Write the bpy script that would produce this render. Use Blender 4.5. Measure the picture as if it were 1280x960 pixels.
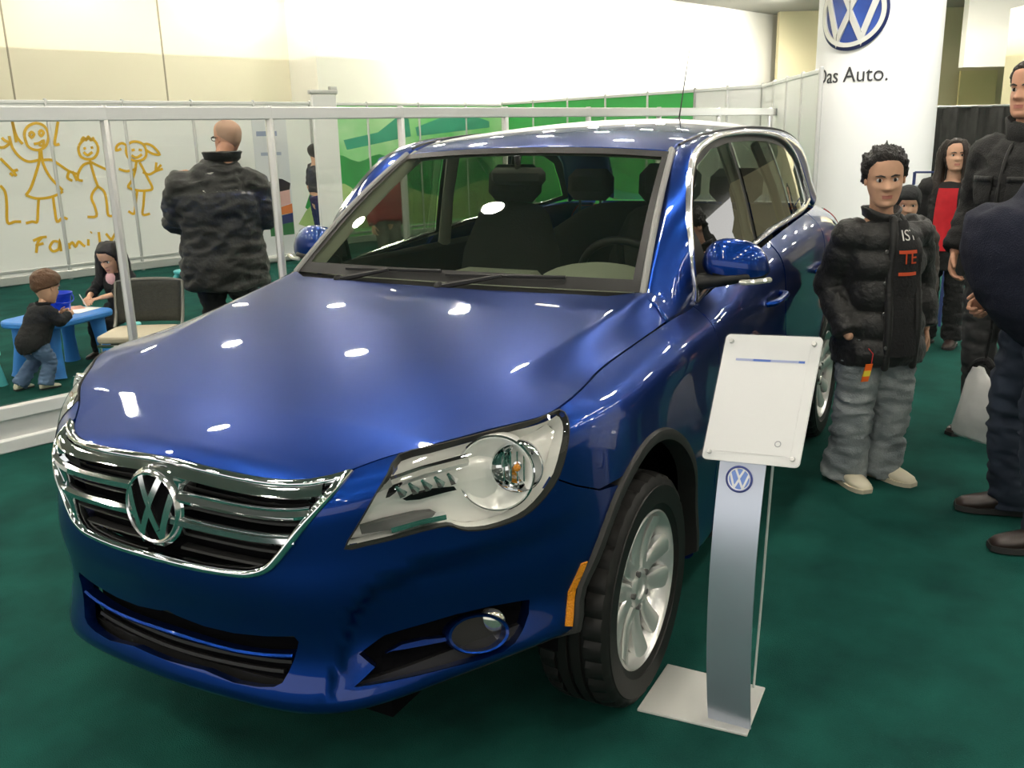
import bpy, bmesh, math, random
import numpy as np
from mathutils import Vector, Matrix, noise
from mathutils.geometry import delaunay_2d_cdt
from mathutils.bvhtree import BVHTree
PI = math.pi
scene = bpy.context.scene
for o in list(bpy.data.objects): bpy.data.objects.remove(o)
COL = scene.collection

# ================================================================= camera, light, exposure
CAM = Vector((2.2510, 1.6953, 1.5772)); FPX = 1164.53
CR = Vector((-.475016, .879662, -.023532)); CU = Vector((-.240543, -.104077, .965043)); CF = Vector((-.846462, -.464071, -.261035))
cd = bpy.data.cameras.new('camera'); cam = bpy.data.objects.new('camera', cd); COL.objects.link(cam)
cam.matrix_world = Matrix(((CR.x, CU.x, -CF.x, CAM.x), (CR.y, CU.y, -CF.y, CAM.y), (CR.z, CU.z, -CF.z, CAM.z), (0, 0, 0, 1)))
cd.sensor_fit = 'HORIZONTAL'; cd.sensor_width = 36; cd.lens = FPX*36/1280; cd.clip_start = .05; cd.clip_end = 200
scene.camera = cam
scene.view_settings.view_transform = 'Standard'; scene.view_settings.look = 'None'
scene.view_settings.gamma = 1; scene.view_settings.use_curve_mapping = False
scene.view_settings.exposure = EXPOSURE = 0.2
W = bpy.data.worlds.new('hall_fill'); scene.world = W; W.use_nodes = True
W.node_tree.nodes['Background'].inputs[0].default_value = (1, .98, .94, 1)
W.node_tree.nodes['Background'].inputs[1].default_value = 1.3  # even fill light added for the open, unbuilt end of the hall
D1 = Vector((-.966, .257, 0)).normalized(); N1 = Vector((.257, .966, 0)).normalized()   # direction of the exhibition walls and their normal
CEIL_Z = 5.0
DOWNLIGHT = 285.0
def spot(name, loc, target, power, angle, color=(1, .93, .80), blend=.9, size=.12):
    l = bpy.data.lights.new(name, 'SPOT'); l.energy = power; l.spot_size = angle; l.spot_blend = blend; l.color = color; l.shadow_soft_size = size
    o = bpy.data.objects.new(name, l); COL.objects.link(o); o.location = loc
    o.rotation_euler = (Vector(target)-Vector(loc)).to_track_quat('-Z', 'Y').to_euler(); return o
def wallpt(s, off, z=0): return D1*s+N1*off+Vector((0, 0, z))
# wall washers in the hall ceiling along the far wall: soft pools on the beige panels, a flood on the white stretch
for s, p in ((4.9, 110), (7.6, 150), (10.0, 90)):
    spot('wall_wash_spot', wallpt(s, -12.2 if s < 9 else -11.2, CEIL_Z-.15), wallpt(s, -13.5, 2.6), p, 1.9, (1, .95, .80))
for s, p in ((13.0, 900), (16.5, 900), (20.0, 900), (24, 900)):
    spot('wall_wash_spot', wallpt(s, -10.5, CEIL_Z-.15), wallpt(s, -13.5, 2.6), p, 2.2, (1, .96, .86))
for x, y, tx, ty, p in ((-5.2, 1.0, -7.6, .5, 420), (-6.2, 2.2, -8.0, .7, 300)):
    spot('pillar_fill', (x, y, CEIL_Z-.15), (tx, ty, 2.2), p, 1.2, (1, .98, .94))  # unseen fill spots added to brighten the round pillar

for (x, y), (tx, ty), p in (((-20.5, 2.6), (-23.5, 2.6), 1100), ((-16.5, 2.4), (-19.0, 2.4), 500)):
    spot('wall_wash_spot', (x, y, CEIL_Z-.2), (tx, ty, 3.2), p, 2.3, (1, .96, .86))  # extra floods without fixtures, added to brighten the far right end

# ================================================================= helpers
def srgb(r, g, b):
    f = lambda c: (c/255/12.92 if c/255 <= .04045 else ((c/255+.055)/1.055)**2.4)
    return (f(r), f(g), f(b))
MATS = {}
def mat(name, color, rough=.5, metal=0, coat=0, spec=.5, emit=None, estr=0, bump=None, bscale=40, alpha=1, mottle=0, mscale=20, color2=None, sheen=0, coat_rough=.03):
    if name in MATS: return MATS[name]
    m = bpy.data.materials.new(name); m.use_nodes = True; nt = m.node_tree; b = nt.nodes['Principled BSDF']
    b.inputs['Base Color'].default_value = (*color, 1); b.inputs['Roughness'].default_value = rough; b.inputs['Metallic'].default_value = metal
    b.inputs['Coat Weight'].default_value = coat; b.inputs['Coat Roughness'].default_value = coat_rough; b.inputs['Specular IOR Level'].default_value = spec
    b.inputs['Sheen Weight'].default_value = sheen
    if emit: b.inputs['Emission Color'].default_value = (*emit, 1); b.inputs['Emission Strength'].default_value = estr
    tc = nt.nodes.new('ShaderNodeTexCoord')
    if mottle or color2:
        n = nt.nodes.new('ShaderNodeTexNoise'); n.inputs['Scale'].default_value = mscale; n.inputs['Detail'].default_value = 4
        nt.links.new(tc.outputs['Object'], n.inputs['Vector'])
        r = nt.nodes.new('ShaderNodeValToRGB'); r.color_ramp.elements[0].position = .3; r.color_ramp.elements[1].position = .7
        c2 = color2 or tuple(c*(1-mottle) for c in color)
        r.color_ramp.elements[0].color = (*c2, 1); r.color_ramp.elements[1].color = (*color, 1)
        nt.links.new(n.outputs['Fac'], r.inputs['Fac']); nt.links.new(r.outputs['Color'], b.inputs['Base Color'])
    if bump:
        n = nt.nodes.new('ShaderNodeTexNoise'); n.inputs['Scale'].default_value = bscale; n.inputs['Detail'].default_value = 3
        nt.links.new(tc.outputs['Object'], n.inputs['Vector'])
        bp = nt.nodes.new('ShaderNodeBump'); bp.inputs['Strength'].default_value = bump; bp.inputs['Distance'].default_value = .02
        nt.links.new(n.outputs['Fac'], bp.inputs['Height']); nt.links.new(bp.outputs['Normal'], b.inputs['Normal'])
    MATS[name] = m; return m
def glass(name, tint=(.85, .9, .86), f0=.04, fmax=.9, rough=0.0):
    if name in MATS: return MATS[name]
    m = bpy.data.materials.new(name); m.use_nodes = True; nt = m.node_tree; nt.nodes.remove(nt.nodes['Principled BSDF']); out = nt.nodes['Material Output']
    lw = nt.nodes.new('ShaderNodeLayerWeight'); lw.inputs['Blend'].default_value = .5
    pw = nt.nodes.new('ShaderNodeMath'); pw.operation = 'POWER'; pw.inputs[1].default_value = 4.0; nt.links.new(lw.outputs['Facing'], pw.inputs[0])
    mr = nt.nodes.new('ShaderNodeMapRange'); mr.inputs['To Min'].default_value = f0; mr.inputs['To Max'].default_value = fmax; nt.links.new(pw.outputs[0], mr.inputs['Value'])
    t = nt.nodes.new('ShaderNodeBsdfTransparent'); t.inputs[0].default_value = (*tint, 1)
    g = nt.nodes.new('ShaderNodeBsdfGlossy'); g.inputs['Roughness'].default_value = rough
    mx = nt.nodes.new('ShaderNodeMixShader'); nt.links.new(mr.outputs[0], mx.inputs[0]); nt.links.new(t.outputs[0], mx.inputs[1]); nt.links.new(g.outputs[0], mx.inputs[2])
    nt.links.new(mx.outputs[0], out.inputs['Surface']); MATS[name] = m; return m
def emit_mat(name, color, strength):
    m = bpy.data.materials.new(name); m.use_nodes = True; nt = m.node_tree; nt.nodes.remove(nt.nodes['Principled BSDF'])
    e = nt.nodes.new('ShaderNodeEmission'); e.inputs[0].default_value = (*color, 1); e.inputs[1].default_value = strength
    nt.links.new(e.outputs[0], nt.nodes['Material Output'].inputs['Surface']); return m

def link(name, me, parent=None):
    o = bpy.data.objects.new(name, me); COL.objects.link(o)
    if parent: o.parent = parent
    return o
def thing(name, label, cat, loc=(0, 0, 0), rz=0, group=None, scale=1):
    o = bpy.data.objects.new(name, None); COL.objects.link(o); o.location = loc; o.rotation_euler = (0, 0, rz); o.scale = (scale,)*3
    o['label'] = label; o['category'] = cat
    if group: o['group'] = group
    return o
def tag(o, label, cat, group=None):
    o['label'] = label; o['category'] = cat
    if group: o['group'] = group
    return o
def structure(o): o['kind'] = 'structure'; return o
def dup(o, parent=None):
    c = o.copy(); COL.objects.link(c); c.parent = parent
    for ch in list(o.children): dup(ch, c)
    return c

def frame(z, x=None):
    z = Vector(z).normalized(); x = Vector(x) if x is not None else (Vector((1, 0, 0)) if abs(z.x) < .9 else Vector((0, 1, 0)))
    x = (x-z*x.dot(z)).normalized(); y = z.cross(x)
    return Matrix(((x.x, y.x, z.x), (x.y, y.y, z.y), (x.z, y.z, z.z)))
class MB:
    def __init__(self): self.v = []; self.f = []; self.m = []; self.mi = 0
    def add(self, vs, fs, mi=None):
        k = len(self.v); self.v += [tuple(p) for p in vs]; self.f += [tuple(i+k for i in f) for f in fs]; self.m += [self.mi if mi is None else mi]*len(fs); return self
    def xf(self, M):
        self.v = [tuple(M @ Vector(p)) for p in self.v]; return self
    def merge(self, o, M=None):
        return self.add([M @ Vector(p) for p in o.v] if M is not None else o.v, o.f) if not o.f else self._mm(o, M)
    def _mm(self, o, M):
        k = len(self.v); self.v += [tuple(M @ Vector(p)) for p in o.v] if M is not None else list(o.v)
        self.f += [tuple(i+k for i in f) for f in o.f]; self.m += list(o.m); return self
    def box(self, c, s, R=None, bev=0):
        hx, hy, hz = s[0]/2, s[1]/2, s[2]/2; c = Vector(c)
        if bev:
            b = min(bev, hx*.95, hy*.95, hz*.95); vs = []; idx = {}
            for sx in (-1, 1):
                for sy in (-1, 1):
                    for sz in (-1, 1):
                        for a in range(3):
                            d = [hx, hy, hz]; q = [h-b for h in d]; q[a] = d[a]
                            idx[(sx, sy, sz, a)] = len(vs); vs.append((q[0]*sx, q[1]*sy, q[2]*sz))
            fs = []
            I = idx
            def quad(l):
                p = [Vector(vs[i]) for i in l]; n = (p[1]-p[0]).cross(p[2]-p[0]); m = sum(p, Vector())/len(p)
                fs.append(tuple(l) if n.dot(m) > 0 else tuple(reversed(l)))
            for a in range(3):
                b1, b2 = [i for i in range(3) if i != a]
                for s1 in (-1, 1):
                    l = []
                    for (u, w) in ((-1, -1), (1, -1), (1, 1), (-1, 1)):
                        k = [0, 0, 0]; k[a] = s1; k[b1] = u; k[b2] = w; l.append(I[(*k, a)])
                    quad(l)
                for u in (-1, 1):
                    for w in (-1, 1):
                        k0 = [0, 0, 0]; k0[b1] = u; k0[b2] = w; k1 = list(k0); k0[a] = -1; k1[a] = 1
                        quad([I[(*k0, b1)], I[(*k1, b1)], I[(*k1, b2)], I[(*k0, b2)]])
            for sx in (-1, 1):
                for sy in (-1, 1):
                    for sz in (-1, 1): quad([I[(sx, sy, sz, 0)], I[(sx, sy, sz, 1)], I[(sx, sy, sz, 2)]])
        else:
            vs = [(x*hx, y*hy, z*hz) for x in (-1, 1) for y in (-1, 1) for z in (-1, 1)]
            fs = [(0, 1, 3, 2), (4, 6, 7, 5), (0, 4, 5, 1), (2, 3, 7, 6), (0, 2, 6, 4), (1, 5, 7, 3)]
        vs = [(R @ Vector(p) if R is not None else Vector(p))+c for p in vs]
        return self.add(vs, fs)
    def rings(self, R, closed=True, caps=True, loop=False):
        n = len(R[0]); vs = [p for r in R for p in r]; fs = []
        K = len(R)
        for i in range(K if loop else K-1):
            a = i*n; b = ((i+1) % K)*n
            for j in range(n if closed else n-1):
                k = (j+1) % n; fs.append((a+j, a+k, b+k, b+j))
        if caps and closed and not loop: fs.append(tuple(reversed(range(n)))); fs.append(tuple((K-1)*n+j for j in range(n)))
        return self.add(vs, fs)
    def tube(self, pts, r, n=8, closed=False, caps=True, ry=None, ref=None, dome=False):
        pts = [Vector(p) for p in pts]; K = len(pts)
        rr = list(r) if hasattr(r, '__len__') else [r]*K; r2 = (list(ry) if hasattr(ry, '__len__') else [ry]*K) if ry is not None else rr
        T = []
        for i in range(K):
            a = pts[(i-1) % K] if (closed or i > 0) else pts[i]; b = pts[(i+1) % K] if (closed or i < K-1) else pts[i]
            T.append((b-a).normalized() if (b-a).length > 1e-9 else Vector((0, 0, 1)))
        x = Vector(ref) if ref is not None else None; R = []
        def ring(p, t, x, a, b): 
            y = t.cross(x)
            return [p+x*(a*math.cos(2*PI*j/n))+y*(b*math.sin(2*PI*j/n)) for j in range(n)]
        for i in range(K):
            if x is None: x = Vector((0, 0, 1)) if abs(T[i].z) < .8 else Vector((1, 0, 0))
            x = (x-T[i]*x.dot(T[i])); x = x.normalized() if x.length > 1e-6 else frame(T[i]).col[0]
            if dome and i == 0:
                for f in (.15, .5, .8): 
                    h = math.sqrt(1-f*f); d = min(rr[0], r2[0]); R.append(ring(pts[0]-T[0]*d*h, T[0], x, rr[0]*f, r2[0]*f))
            R.append(ring(pts[i], T[i], x, rr[i], r2[i]))
            if ref is not None: x = Vector(ref)
            if dome and i == K-1:
                xx = x-T[i]*x.dot(T[i]); xx.normalize()
                for f in (.8, .5, .15):
                    h = math.sqrt(1-f*f); d = min(rr[-1], r2[-1]); R.append(ring(pts[-1]+T[-1]*d*h, T[-1], xx, rr[-1]*f, r2[-1]*f))
        return self.rings(R, True, caps, closed)
    def lathe(self, prof, n=24, M=None, axis=(0, 0, 1), loc=(0, 0, 0), closed=False):
        F = frame(axis); R = []
        for (r, h) in prof: R.append([F @ Vector((r*math.cos(2*PI*j/n), r*math.sin(2*PI*j/n), h))+Vector(loc) for j in range(n)])
        k = len(self.v); vs = [p for r in R for p in r]; fs = []
        K = len(R)
        for i in range(K if closed else K-1):
            a = i*n; b = ((i+1) % K)*n
            for j in range(n): fs.append((a+j, a+(j+1) % n, b+(j+1) % n, b+j))
        if not closed:
            if prof[0][0] > 1e-6: fs.append(tuple(reversed(range(n))))
            if prof[-1][0] > 1e-6: fs.append(tuple((K-1)*n+j for j in range(n)))
        return self.add(vs, fs)
    def sphere(self, c, r, n=16, m=10, R=None):
        r = r if hasattr(r, '__len__') else (r, r, r); c = Vector(c); vs = [(0, 0, -r[2])]
        for i in range(1, m):
            t = PI*i/m-PI/2
            vs += [(r[0]*math.cos(t)*math.cos(2*PI*j/n), r[1]*math.cos(t)*math.sin(2*PI*j/n), r[2]*math.sin(t)) for j in range(n)]
        vs.append((0, 0, r[2])); fs = []
        for j in range(n): fs.append((0, 1+(j+1) % n, 1+j))
        for i in range(m-2):
            for j in range(n): a = 1+i*n; b = a+n; fs.append((a+j, a+(j+1) % n, b+(j+1) % n, b+j))
        a = 1+(m-2)*n
        for j in range(n): fs.append((a+j, a+(j+1) % n, len(vs)-1))
        return self.add([(R @ Vector(p) if R is not None else Vector(p))+c for p in vs], fs)
    def prism(self, poly, h, M=None, z0=0.0):
        n = len(poly); vs = [(x, y, z0) for x, y in poly]+[(x, y, z0+h) for x, y in poly]
        fs = [(j, (j+1) % n, n+(j+1) % n, n+j) for j in range(n)]+[tuple(reversed(range(n))), tuple(range(n, 2*n))]
        if M is not None: vs = [M @ Vector(p) for p in vs]
        return self.add(vs, fs)
    def mesh(self, name, mats, smooth=True, angle=40):
        me = bpy.data.meshes.new(name); me.from_pydata(self.v, [], self.f)
        mats = mats if isinstance(mats, (list, tuple)) else [mats]
        for m in mats: me.materials.append(m)
        if len(mats) > 1: me.polygons.foreach_set('material_index', self.m)
        bm = bmesh.new(); bm.from_mesh(me); bmesh.ops.recalc_face_normals(bm, faces=bm.faces); bm.to_mesh(me); bm.free()
        me.polygons.foreach_set('use_smooth', [smooth]*len(me.polygons))
        if smooth: me.set_sharp_from_angle(angle=math.radians(angle))
        me.update(); return me
    def build(self, name, mats, parent=None, smooth=True, angle=40, bevel=0, loc=None):
        o = link(name, self.mesh(name, mats, smooth, angle), parent)
        if loc is not None: o.location = loc
        if bevel:
            b = o.modifiers.new('bevel', 'BEVEL'); b.width = bevel; b.segments = 2; b.limit_method = 'ANGLE'; b.angle_limit = math.radians(50); b.harden_normals = False
        return o
def spline(pts, n=8, closed=False):
    pts = [Vector(p) for p in pts]; K = len(pts); out = []
    for i in range(K if closed else K-1):
        g = lambda k: pts[k % K] if closed else pts[max(0, min(K-1, k))]
        p0, p1, p2, p3 = g(i-1), g(i), g(i+1), g(i+2)
        for j in range(n):
            t = j/n; out.append(.5*((2*p1)+(p2-p0)*t+(2*p0-5*p1+4*p2-p3)*t*t+(3*p1-p0-3*p2+p3)*t**3))
    if not closed: out.append(pts[-1])
    return out
def sp2(pts, n=5, closed=True): return [(p[0], p[1]) for p in spline([(a, b, 0) for a, b in pts], n, closed)]
def rrect(w, h, r, n=5, cx=0, cy=0):
    o = []
    for (sx, sy, a0) in ((1, 1, 0), (-1, 1, 90), (-1, -1, 180), (1, -1, 270)):
        for k in range(n+1):
            a = math.radians(a0+90*k/n); o.append((cx+sx*(w/2-r)+r*math.cos(a), cy+sy*(h/2-r)+r*math.sin(a)))
    return o
def at(px, dep):   # ground-plan point seen in picture column px at a given camera depth (used once to lay out the hall)
    d = CF+CR*((px-640)/FPX)-CU*((300-480)/FPX); P = CAM+d*dep; return Vector((P.x, P.y, 0))

def in_poly(P, ring):
    x, y = P[:, 0], P[:, 1]; ins = np.zeros(len(P), bool); n = len(ring); j = n-1
    for i in range(n):
        xi, yi = ring[i]; xj, yj = ring[j]
        c = ((yi > y) != (yj > y)) & (x < (xj-xi)*(y-yi)/((yj-yi) if abs(yj-yi) > 1e-12 else 1e-12)+xi); ins ^= c; j = i
    return ins
def seg_dist(P, ring):
    d = np.full(len(P), 1e9); n = len(ring)
    for i in range(n):
        a = np.array(ring[i]); b = np.array(ring[(i+1) % n]); ab = b-a; L = ab@ab
        t = np.clip(((P-a)@ab)/(L if L > 1e-14 else 1e-14), 0, 1); q = a+t[:, None]*ab; d = np.minimum(d, np.hypot(*(P-q).T))
    return d
def resample(ring, step, closed=True):
    o = []; n = len(ring)
    for i in range(n if closed else n-1):
        a = ring[i]; b = ring[(i+1) % n]; k = max(1, int(math.ceil(math.hypot(b[0]-a[0], b[1]-a[1])/step)))
        for j in range(k): o.append((a[0]+(b[0]-a[0])*j/k, a[1]+(b[1]-a[1])*j/k))
    if not closed: o.append(ring[-1])
    return o
def inset(ring, d):
    n = len(ring); A = .5*sum(ring[i][0]*ring[(i+1) % n][1]-ring[(i+1) % n][0]*ring[i][1] for i in range(n)); s = 1 if A > 0 else -1; o = []
    for i in range(n):
        p, q, r = ring[i-1], ring[i], ring[(i+1) % n]
        e1 = Vector((q[0]-p[0], q[1]-p[1])); e2 = Vector((r[0]-q[0], r[1]-q[1]))
        if e1.length < 1e-9 or e2.length < 1e-9: o.append(q); continue
        n1 = Vector((-e1.y, e1.x)).normalized()*s; n2 = Vector((-e2.y, e2.x)).normalized()*s; m = n1+n2
        if m.length < .3: m = n1
        m = m.normalized(); k = d/max(.45, m.dot(n1)); o.append((q[0]+m.x*k, q[1]+m.y*k))
    return o
def panel(name, F, NF, ring, m, parent, holes=(), step=.03, sc=(1, 1), depth=.012, gap=0.0, off=0.0, flip=False):
    """sheet cut from a smooth surface F(a,b); ring and holes lie in its own (a,b) chart, sc turns chart units into metres"""
    q = lambda r: [(a*sc[0], b*sc[1]) for a, b in r]
    rings = [q(ring)]+[q(h) for h in holes]
    if gap: rings = [inset(r, gap if k == 0 else -gap) for k, r in enumerate(rings)]
    rings = [resample(r, step) for r in rings]
    A = np.array(rings[0]); lo = A.min(0); hi = A.max(0)
    gx, gy = np.meshgrid(np.arange(lo[0]+step*.5, hi[0], step), np.arange(lo[1]+step*.5, hi[1], step), indexing='ij')
    P = np.stack([gx.ravel(), gy.ravel()], 1); k = in_poly(P, rings[0])
    for h in rings[1:]: k &= ~in_poly(P, h)
    P = P[k]
    for r in rings: P = P[seg_dist(P, r) > step*.45] if len(P) else P
    vs = []; es = []
    for r in rings:
        b = len(vs); vs += r; es += [(b+i, b+(i+1) % len(r)) for i in range(len(r))]
    nb = len(vs); vs += [tuple(p) for p in P]
    ov, oe, of, iv, ie, jf = delaunay_2d_cdt([Vector(v) for v in vs], es, [], 0, 1e-7)
    V2 = np.array([tuple(v) for v in ov]); fs = [tuple(f) for f in of]
    cen = np.array([V2[list(f)].mean(0) for f in fs]); keep = in_poly(cen, rings[0])
    for h in rings[1:]: keep &= ~in_poly(cen, h)
    fs = [f for f, kk in zip(fs, keep) if kk]
    st = V2/np.array(sc); P3 = F(st); N3 = NF(st); P3 = P3+N3*off
    if sum(float(np.cross(P3[f[1]]-P3[f[0]], P3[f[2]]-P3[f[0]])@N3[f[0]]) for f in fs) < 0: fs = [tuple(reversed(f)) for f in fs]
    edges = {}
    for f in fs:
        for i in range(len(f)): edges[(f[i], f[(i+1) % len(f)])] = 1
    bd = [e for e in edges if (e[1], e[0]) not in edges]
    verts = [tuple(p) for p in P3]; nor = [tuple(n) for n in N3]
    if depth:
        for (i, j) in bd:
            d = P3[j]-P3[i]; n = np.cross(d, N3[i]); L = np.linalg.norm(n); n = n/L if L > 1e-12 else N3[i]
            k = len(verts); verts += [tuple(P3[i]), tuple(P3[j]), tuple(P3[j]-N3[j]*depth), tuple(P3[i]-N3[i]*depth)]; nor += [tuple(n)]*4; fs.append((k, k+3, k+2, k+1))
    me = bpy.data.meshes.new(name); me.from_pydata(verts, [], fs); me.materials.append(m)
    me.polygons.foreach_set('use_smooth', [True]*len(me.polygons)); me.update()
    me.normals_split_custom_set_from_vertices([Vector(n) for n in nor])
    return link(name, me, parent)
def sheet(name, P, m, parent, thick=0.0, close=False):
    """grid of points (rows, cols, 3) as a smooth sheet"""
    P = np.asarray(P); a, b = P.shape[:2]; mb = MB()
    fs = [(i*b+j, i*b+j+1, (i+1)*b+j+1, (i+1)*b+j) for i in range(a-1) for j in range(b-1)]
    mb.add(P.reshape(-1, 3).tolist(), fs); o = mb.build(name, m, parent, angle=60)
    if thick:
        k = o.modifiers.new('thickness', 'SOLIDIFY'); k.thickness = thick; k.offset = -1
    return o
def sweep(mb, pts, nors, prof, closed=False):
    """profile [(side, up)] carried along pts with surface normals nors"""
    K = len(pts); R = []
    for i in range(K):
        a = pts[(i-1) % K] if closed or i else pts[i]; b = pts[(i+1) % K] if closed or i < K-1 else pts[i]
        t = (Vector(b)-Vector(a)).normalized(); n = Vector(nors[i]); n = (n-t*n.dot(t)).normalized(); s = t.cross(n)
        R.append([Vector(pts[i])+s*x+n*y for x, y in prof])
    return mb.rings(R, True, not closed, closed)
def fuse(mb, voxel=.01, smooth=3, name='tmp'):
    """one continuous skin over overlapping closed shapes"""
    me = bpy.data.meshes.new(name); me.from_pydata(mb.v, [], mb.f)
    bm = bmesh.new(); bm.from_mesh(me); bmesh.ops.recalc_face_normals(bm, faces=bm.faces); bm.to_mesh(me); bm.free()
    o = bpy.data.objects.new(name, me); COL.objects.link(o)
    r = o.modifiers.new('r', 'REMESH'); r.mode = 'VOXEL'; r.voxel_size = voxel
    if smooth: s = o.modifiers.new('s', 'SMOOTH'); s.iterations = smooth; s.factor = .5
    dg = bpy.context.evaluated_depsgraph_get(); dg.update()
    m2 = bpy.data.meshes.new_from_object(o.evaluated_get(dg)); out = MB()
    out.add([tuple(v.co) for v in m2.vertices], [tuple(p.vertices) for p in m2.polygons])
    bpy.data.objects.remove(o); bpy.data.meshes.remove(me); bpy.data.meshes.remove(m2); return out
def wrinkle(mb, amp, scale, seed=0, stretch=(1, 1, 1), ridge=True):
    """cloth folds pressed into a skin along its normals"""
    me = bpy.data.meshes.new('t'); me.from_pydata(mb.v, [], mb.f); me.update()
    nn = [v.normal.copy() for v in me.vertices]; off = Vector((seed*7.3, seed*3.1, seed*1.7)); nv = []
    for p, n in zip(mb.v, nn):
        q = Vector((p[0]*stretch[0], p[1]*stretch[1], p[2]*stretch[2]))*scale+off
        a = noise.noise(q)+.5*noise.noise(q*2.1)
        if ridge: a = 1-2*abs(a)*1.3
        nv.append(tuple(Vector(p)+n*(amp*a)))
    mb.v = nv; bpy.data.meshes.remove(me); return mb
def puff(mb, fn):
    me = bpy.data.meshes.new('t'); me.from_pydata(mb.v, [], mb.f); me.update()
    mb.v = [tuple(Vector(p)+v.normal*fn(Vector(p))) for p, v in zip(mb.v, me.vertices)]; bpy.data.meshes.remove(me); return mb
def text_mb(txt, size, depth=.004, res=4):
    c = bpy.data.curves.new('t', 'FONT'); c.body = txt; c.size = size; c.extrude = depth/2; c.resolution_u = res
    o = bpy.data.objects.new('t', c); COL.objects.link(o); dg = bpy.context.evaluated_depsgraph_get(); dg.update()
    m = bpy.data.meshes.new_from_object(o.evaluated_get(dg)); mb = MB(); mb.add([tuple(v.co) for v in m.vertices], [tuple(p.vertices) for p in m.polygons])
    bpy.data.objects.remove(o); bpy.data.curves.remove(c); bpy.data.meshes.remove(m); return mb
def stroke(path, w, h, mb, z0=0.0):
    """flat strip with mitred corners along a 2D path, h thick"""
    K = len(path); L = []; Rr = []
    for i in range(K):
        p = Vector(path[i]); a = Vector(path[max(0, i-1)]); b = Vector(path[min(K-1, i+1)])
        t1 = (p-a).normalized() if i else (b-p).normalized(); t2 = (b-p).normalized() if i < K-1 else t1
        n1 = Vector((-t1.y, t1.x)); n2 = Vector((-t2.y, t2.x)); m = (n1+n2); m = m.normalized() if m.length > 1e-6 else n1
        k = (w/2)/max(.35, m.dot(n1)); L.append(p+m*k); Rr.append(p-m*k)
    R = []
    for l, r in zip(L, Rr): R.append([(l.x, l.y, z0), (l.x, l.y, z0+h), (r.x, r.y, z0+h), (r.x, r.y, z0)])
    return mb.rings(R)
def emblem(parent, M, R, m_disc, m_ring, m_letter, thick=.01, ring_w=.11, bulge=0.0, rim=None, lw=.16):
    """round badge: a V over a W inside a ring; M places it (z = outwards)"""
    f = lambda x, y, z: M @ Vector((x, y, z+bulge*(1-(x*x+y*y)/(R*R))))
    def put(mb): mb.v = [tuple(f(*p)) for p in mb.v]; return mb
    d = MB().lathe([(0, -thick), (R*.99, -thick), (R*.99, 0), (R*.8, 0), (R*.5, 0), (R*.25, 0), (0, 0)], 48); put(d).build('badge_disc', m_disc, parent)
    r = MB(); w = ring_w*R; r.lathe([(R-w, 0), (R-w*.85, thick*.8), (R-w*.5, thick*1.1), (R-w*.15, thick*.8), (R, 0)], 64, closed=True); put(r).build('badge_ring', m_ring, parent)
    if rim: q = MB().lathe([(R, -thick), (R, thick*.4), (R*1.1, thick*.1), (R*1.1, -thick)], 64, closed=True); put(q).build('badge_rim', rim, parent)
    l = MB(); k = R*(1-ring_w*.6)
    for path in ([(-.40, .915), (0, .10), (.40, .915)], [(-.86, .50), (-.40, -.84), (0, -.02), (.40, -.84), (.86, .50)]):
        pts = []
        for a, b in zip(path, path[1:]): pts += [(a[0]+(b[0]-a[0])*t/4*1, a[1]+(b[1]-a[1])*t/4) for t in range(4)]
        pts.append(path[-1]); stroke([(x*k, y*k) for x, y in pts], lw*R, thick*.9, l)
    put(l).build('badge_letters', m_letter, parent)

# ================================================================= the hall
CARPET = mat('green_carpet', srgb(25, 88, 78), rough=.95, color2=srgb(14, 62, 56), mscale=3.5, bump=.5, bscale=260, spec=.15)
BEIGE = mat('beige_wall', srgb(214, 205, 172), rough=.8)
WHITEW = mat('white_wall', srgb(236, 234, 226), rough=.75)
CREAM = mat('cream_wall', srgb(228, 218, 180), rough=.8)
BOARD = mat('white_board', (.88, .88, .855), rough=.35)
ALU = mat('aluminium', (.62, .62, .61), rough=.35, metal=.55)
WHITEP = mat('white_plastic', (.82, .82, .80), rough=.4)
WHITEL = mat('white_laminate', (.78, .79, .78), rough=.3, coat=.3)
PANE = glass('partition_glass', (.97, .98, .97), .025, .8)
mb = MB(); mb.box((-12, -4, -.05), (64, 60, .1)); structure(mb.build('floor', CARPET, smooth=False))
mb = MB(); mb.box((-12, -4, CEIL_Z+.05), (64, 60, .1)); structure(mb.build('ceiling', mat('ceiling_tile', (.36, .35, .32), rough=.9), smooth=False))
Rw = frame((0, 0, 1), D1)                            # walls run along D1
def slab(mb, s0, s1, o0, o1, z0, z1, bev=0): mb.box(wallpt((s0+s1)/2, (o0+o1)/2, (z0+z1)/2), (abs(s1-s0), abs(o1-o0), z1-z0), Rw, bev); return mb
mb = MB(); slab(mb, -14, 32, -13.8, -13.5, 0, CEIL_Z)
structure(mb.build('wall_back', mat('beige_panels', srgb(216, 210, 188), .8), smooth=False))
mb = MB()
for s in (1.4, 3.9, 6.38, 11.4, 13.59, 16.2, 19.0): slab(mb, s-.012, s+.012, -13.51, -13.492, 0, CEIL_Z)
structure(mb.build('trim_1', mat('panel_joint', (.30, .27, .20), .8), smooth=False))
mb = MB(); slab(mb, 8.88, 11.0, -13.5, -12.63, 0, CEIL_Z); structure(mb.build('wall_pier', mat('pier_paint', srgb(226, 224, 214), .8), smooth=False))
mb = MB(); slab(mb, 11.05, 30, -13.52, -13.47, 0, CEIL_Z); structure(mb.build('wall_white', WHITEW, smooth=False))
mb = MB(); mb.box((-8, 13, CEIL_Z/2), (50, .2, CEIL_Z)); structure(mb.build('wall_right', WHITEW, smooth=False))
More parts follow.
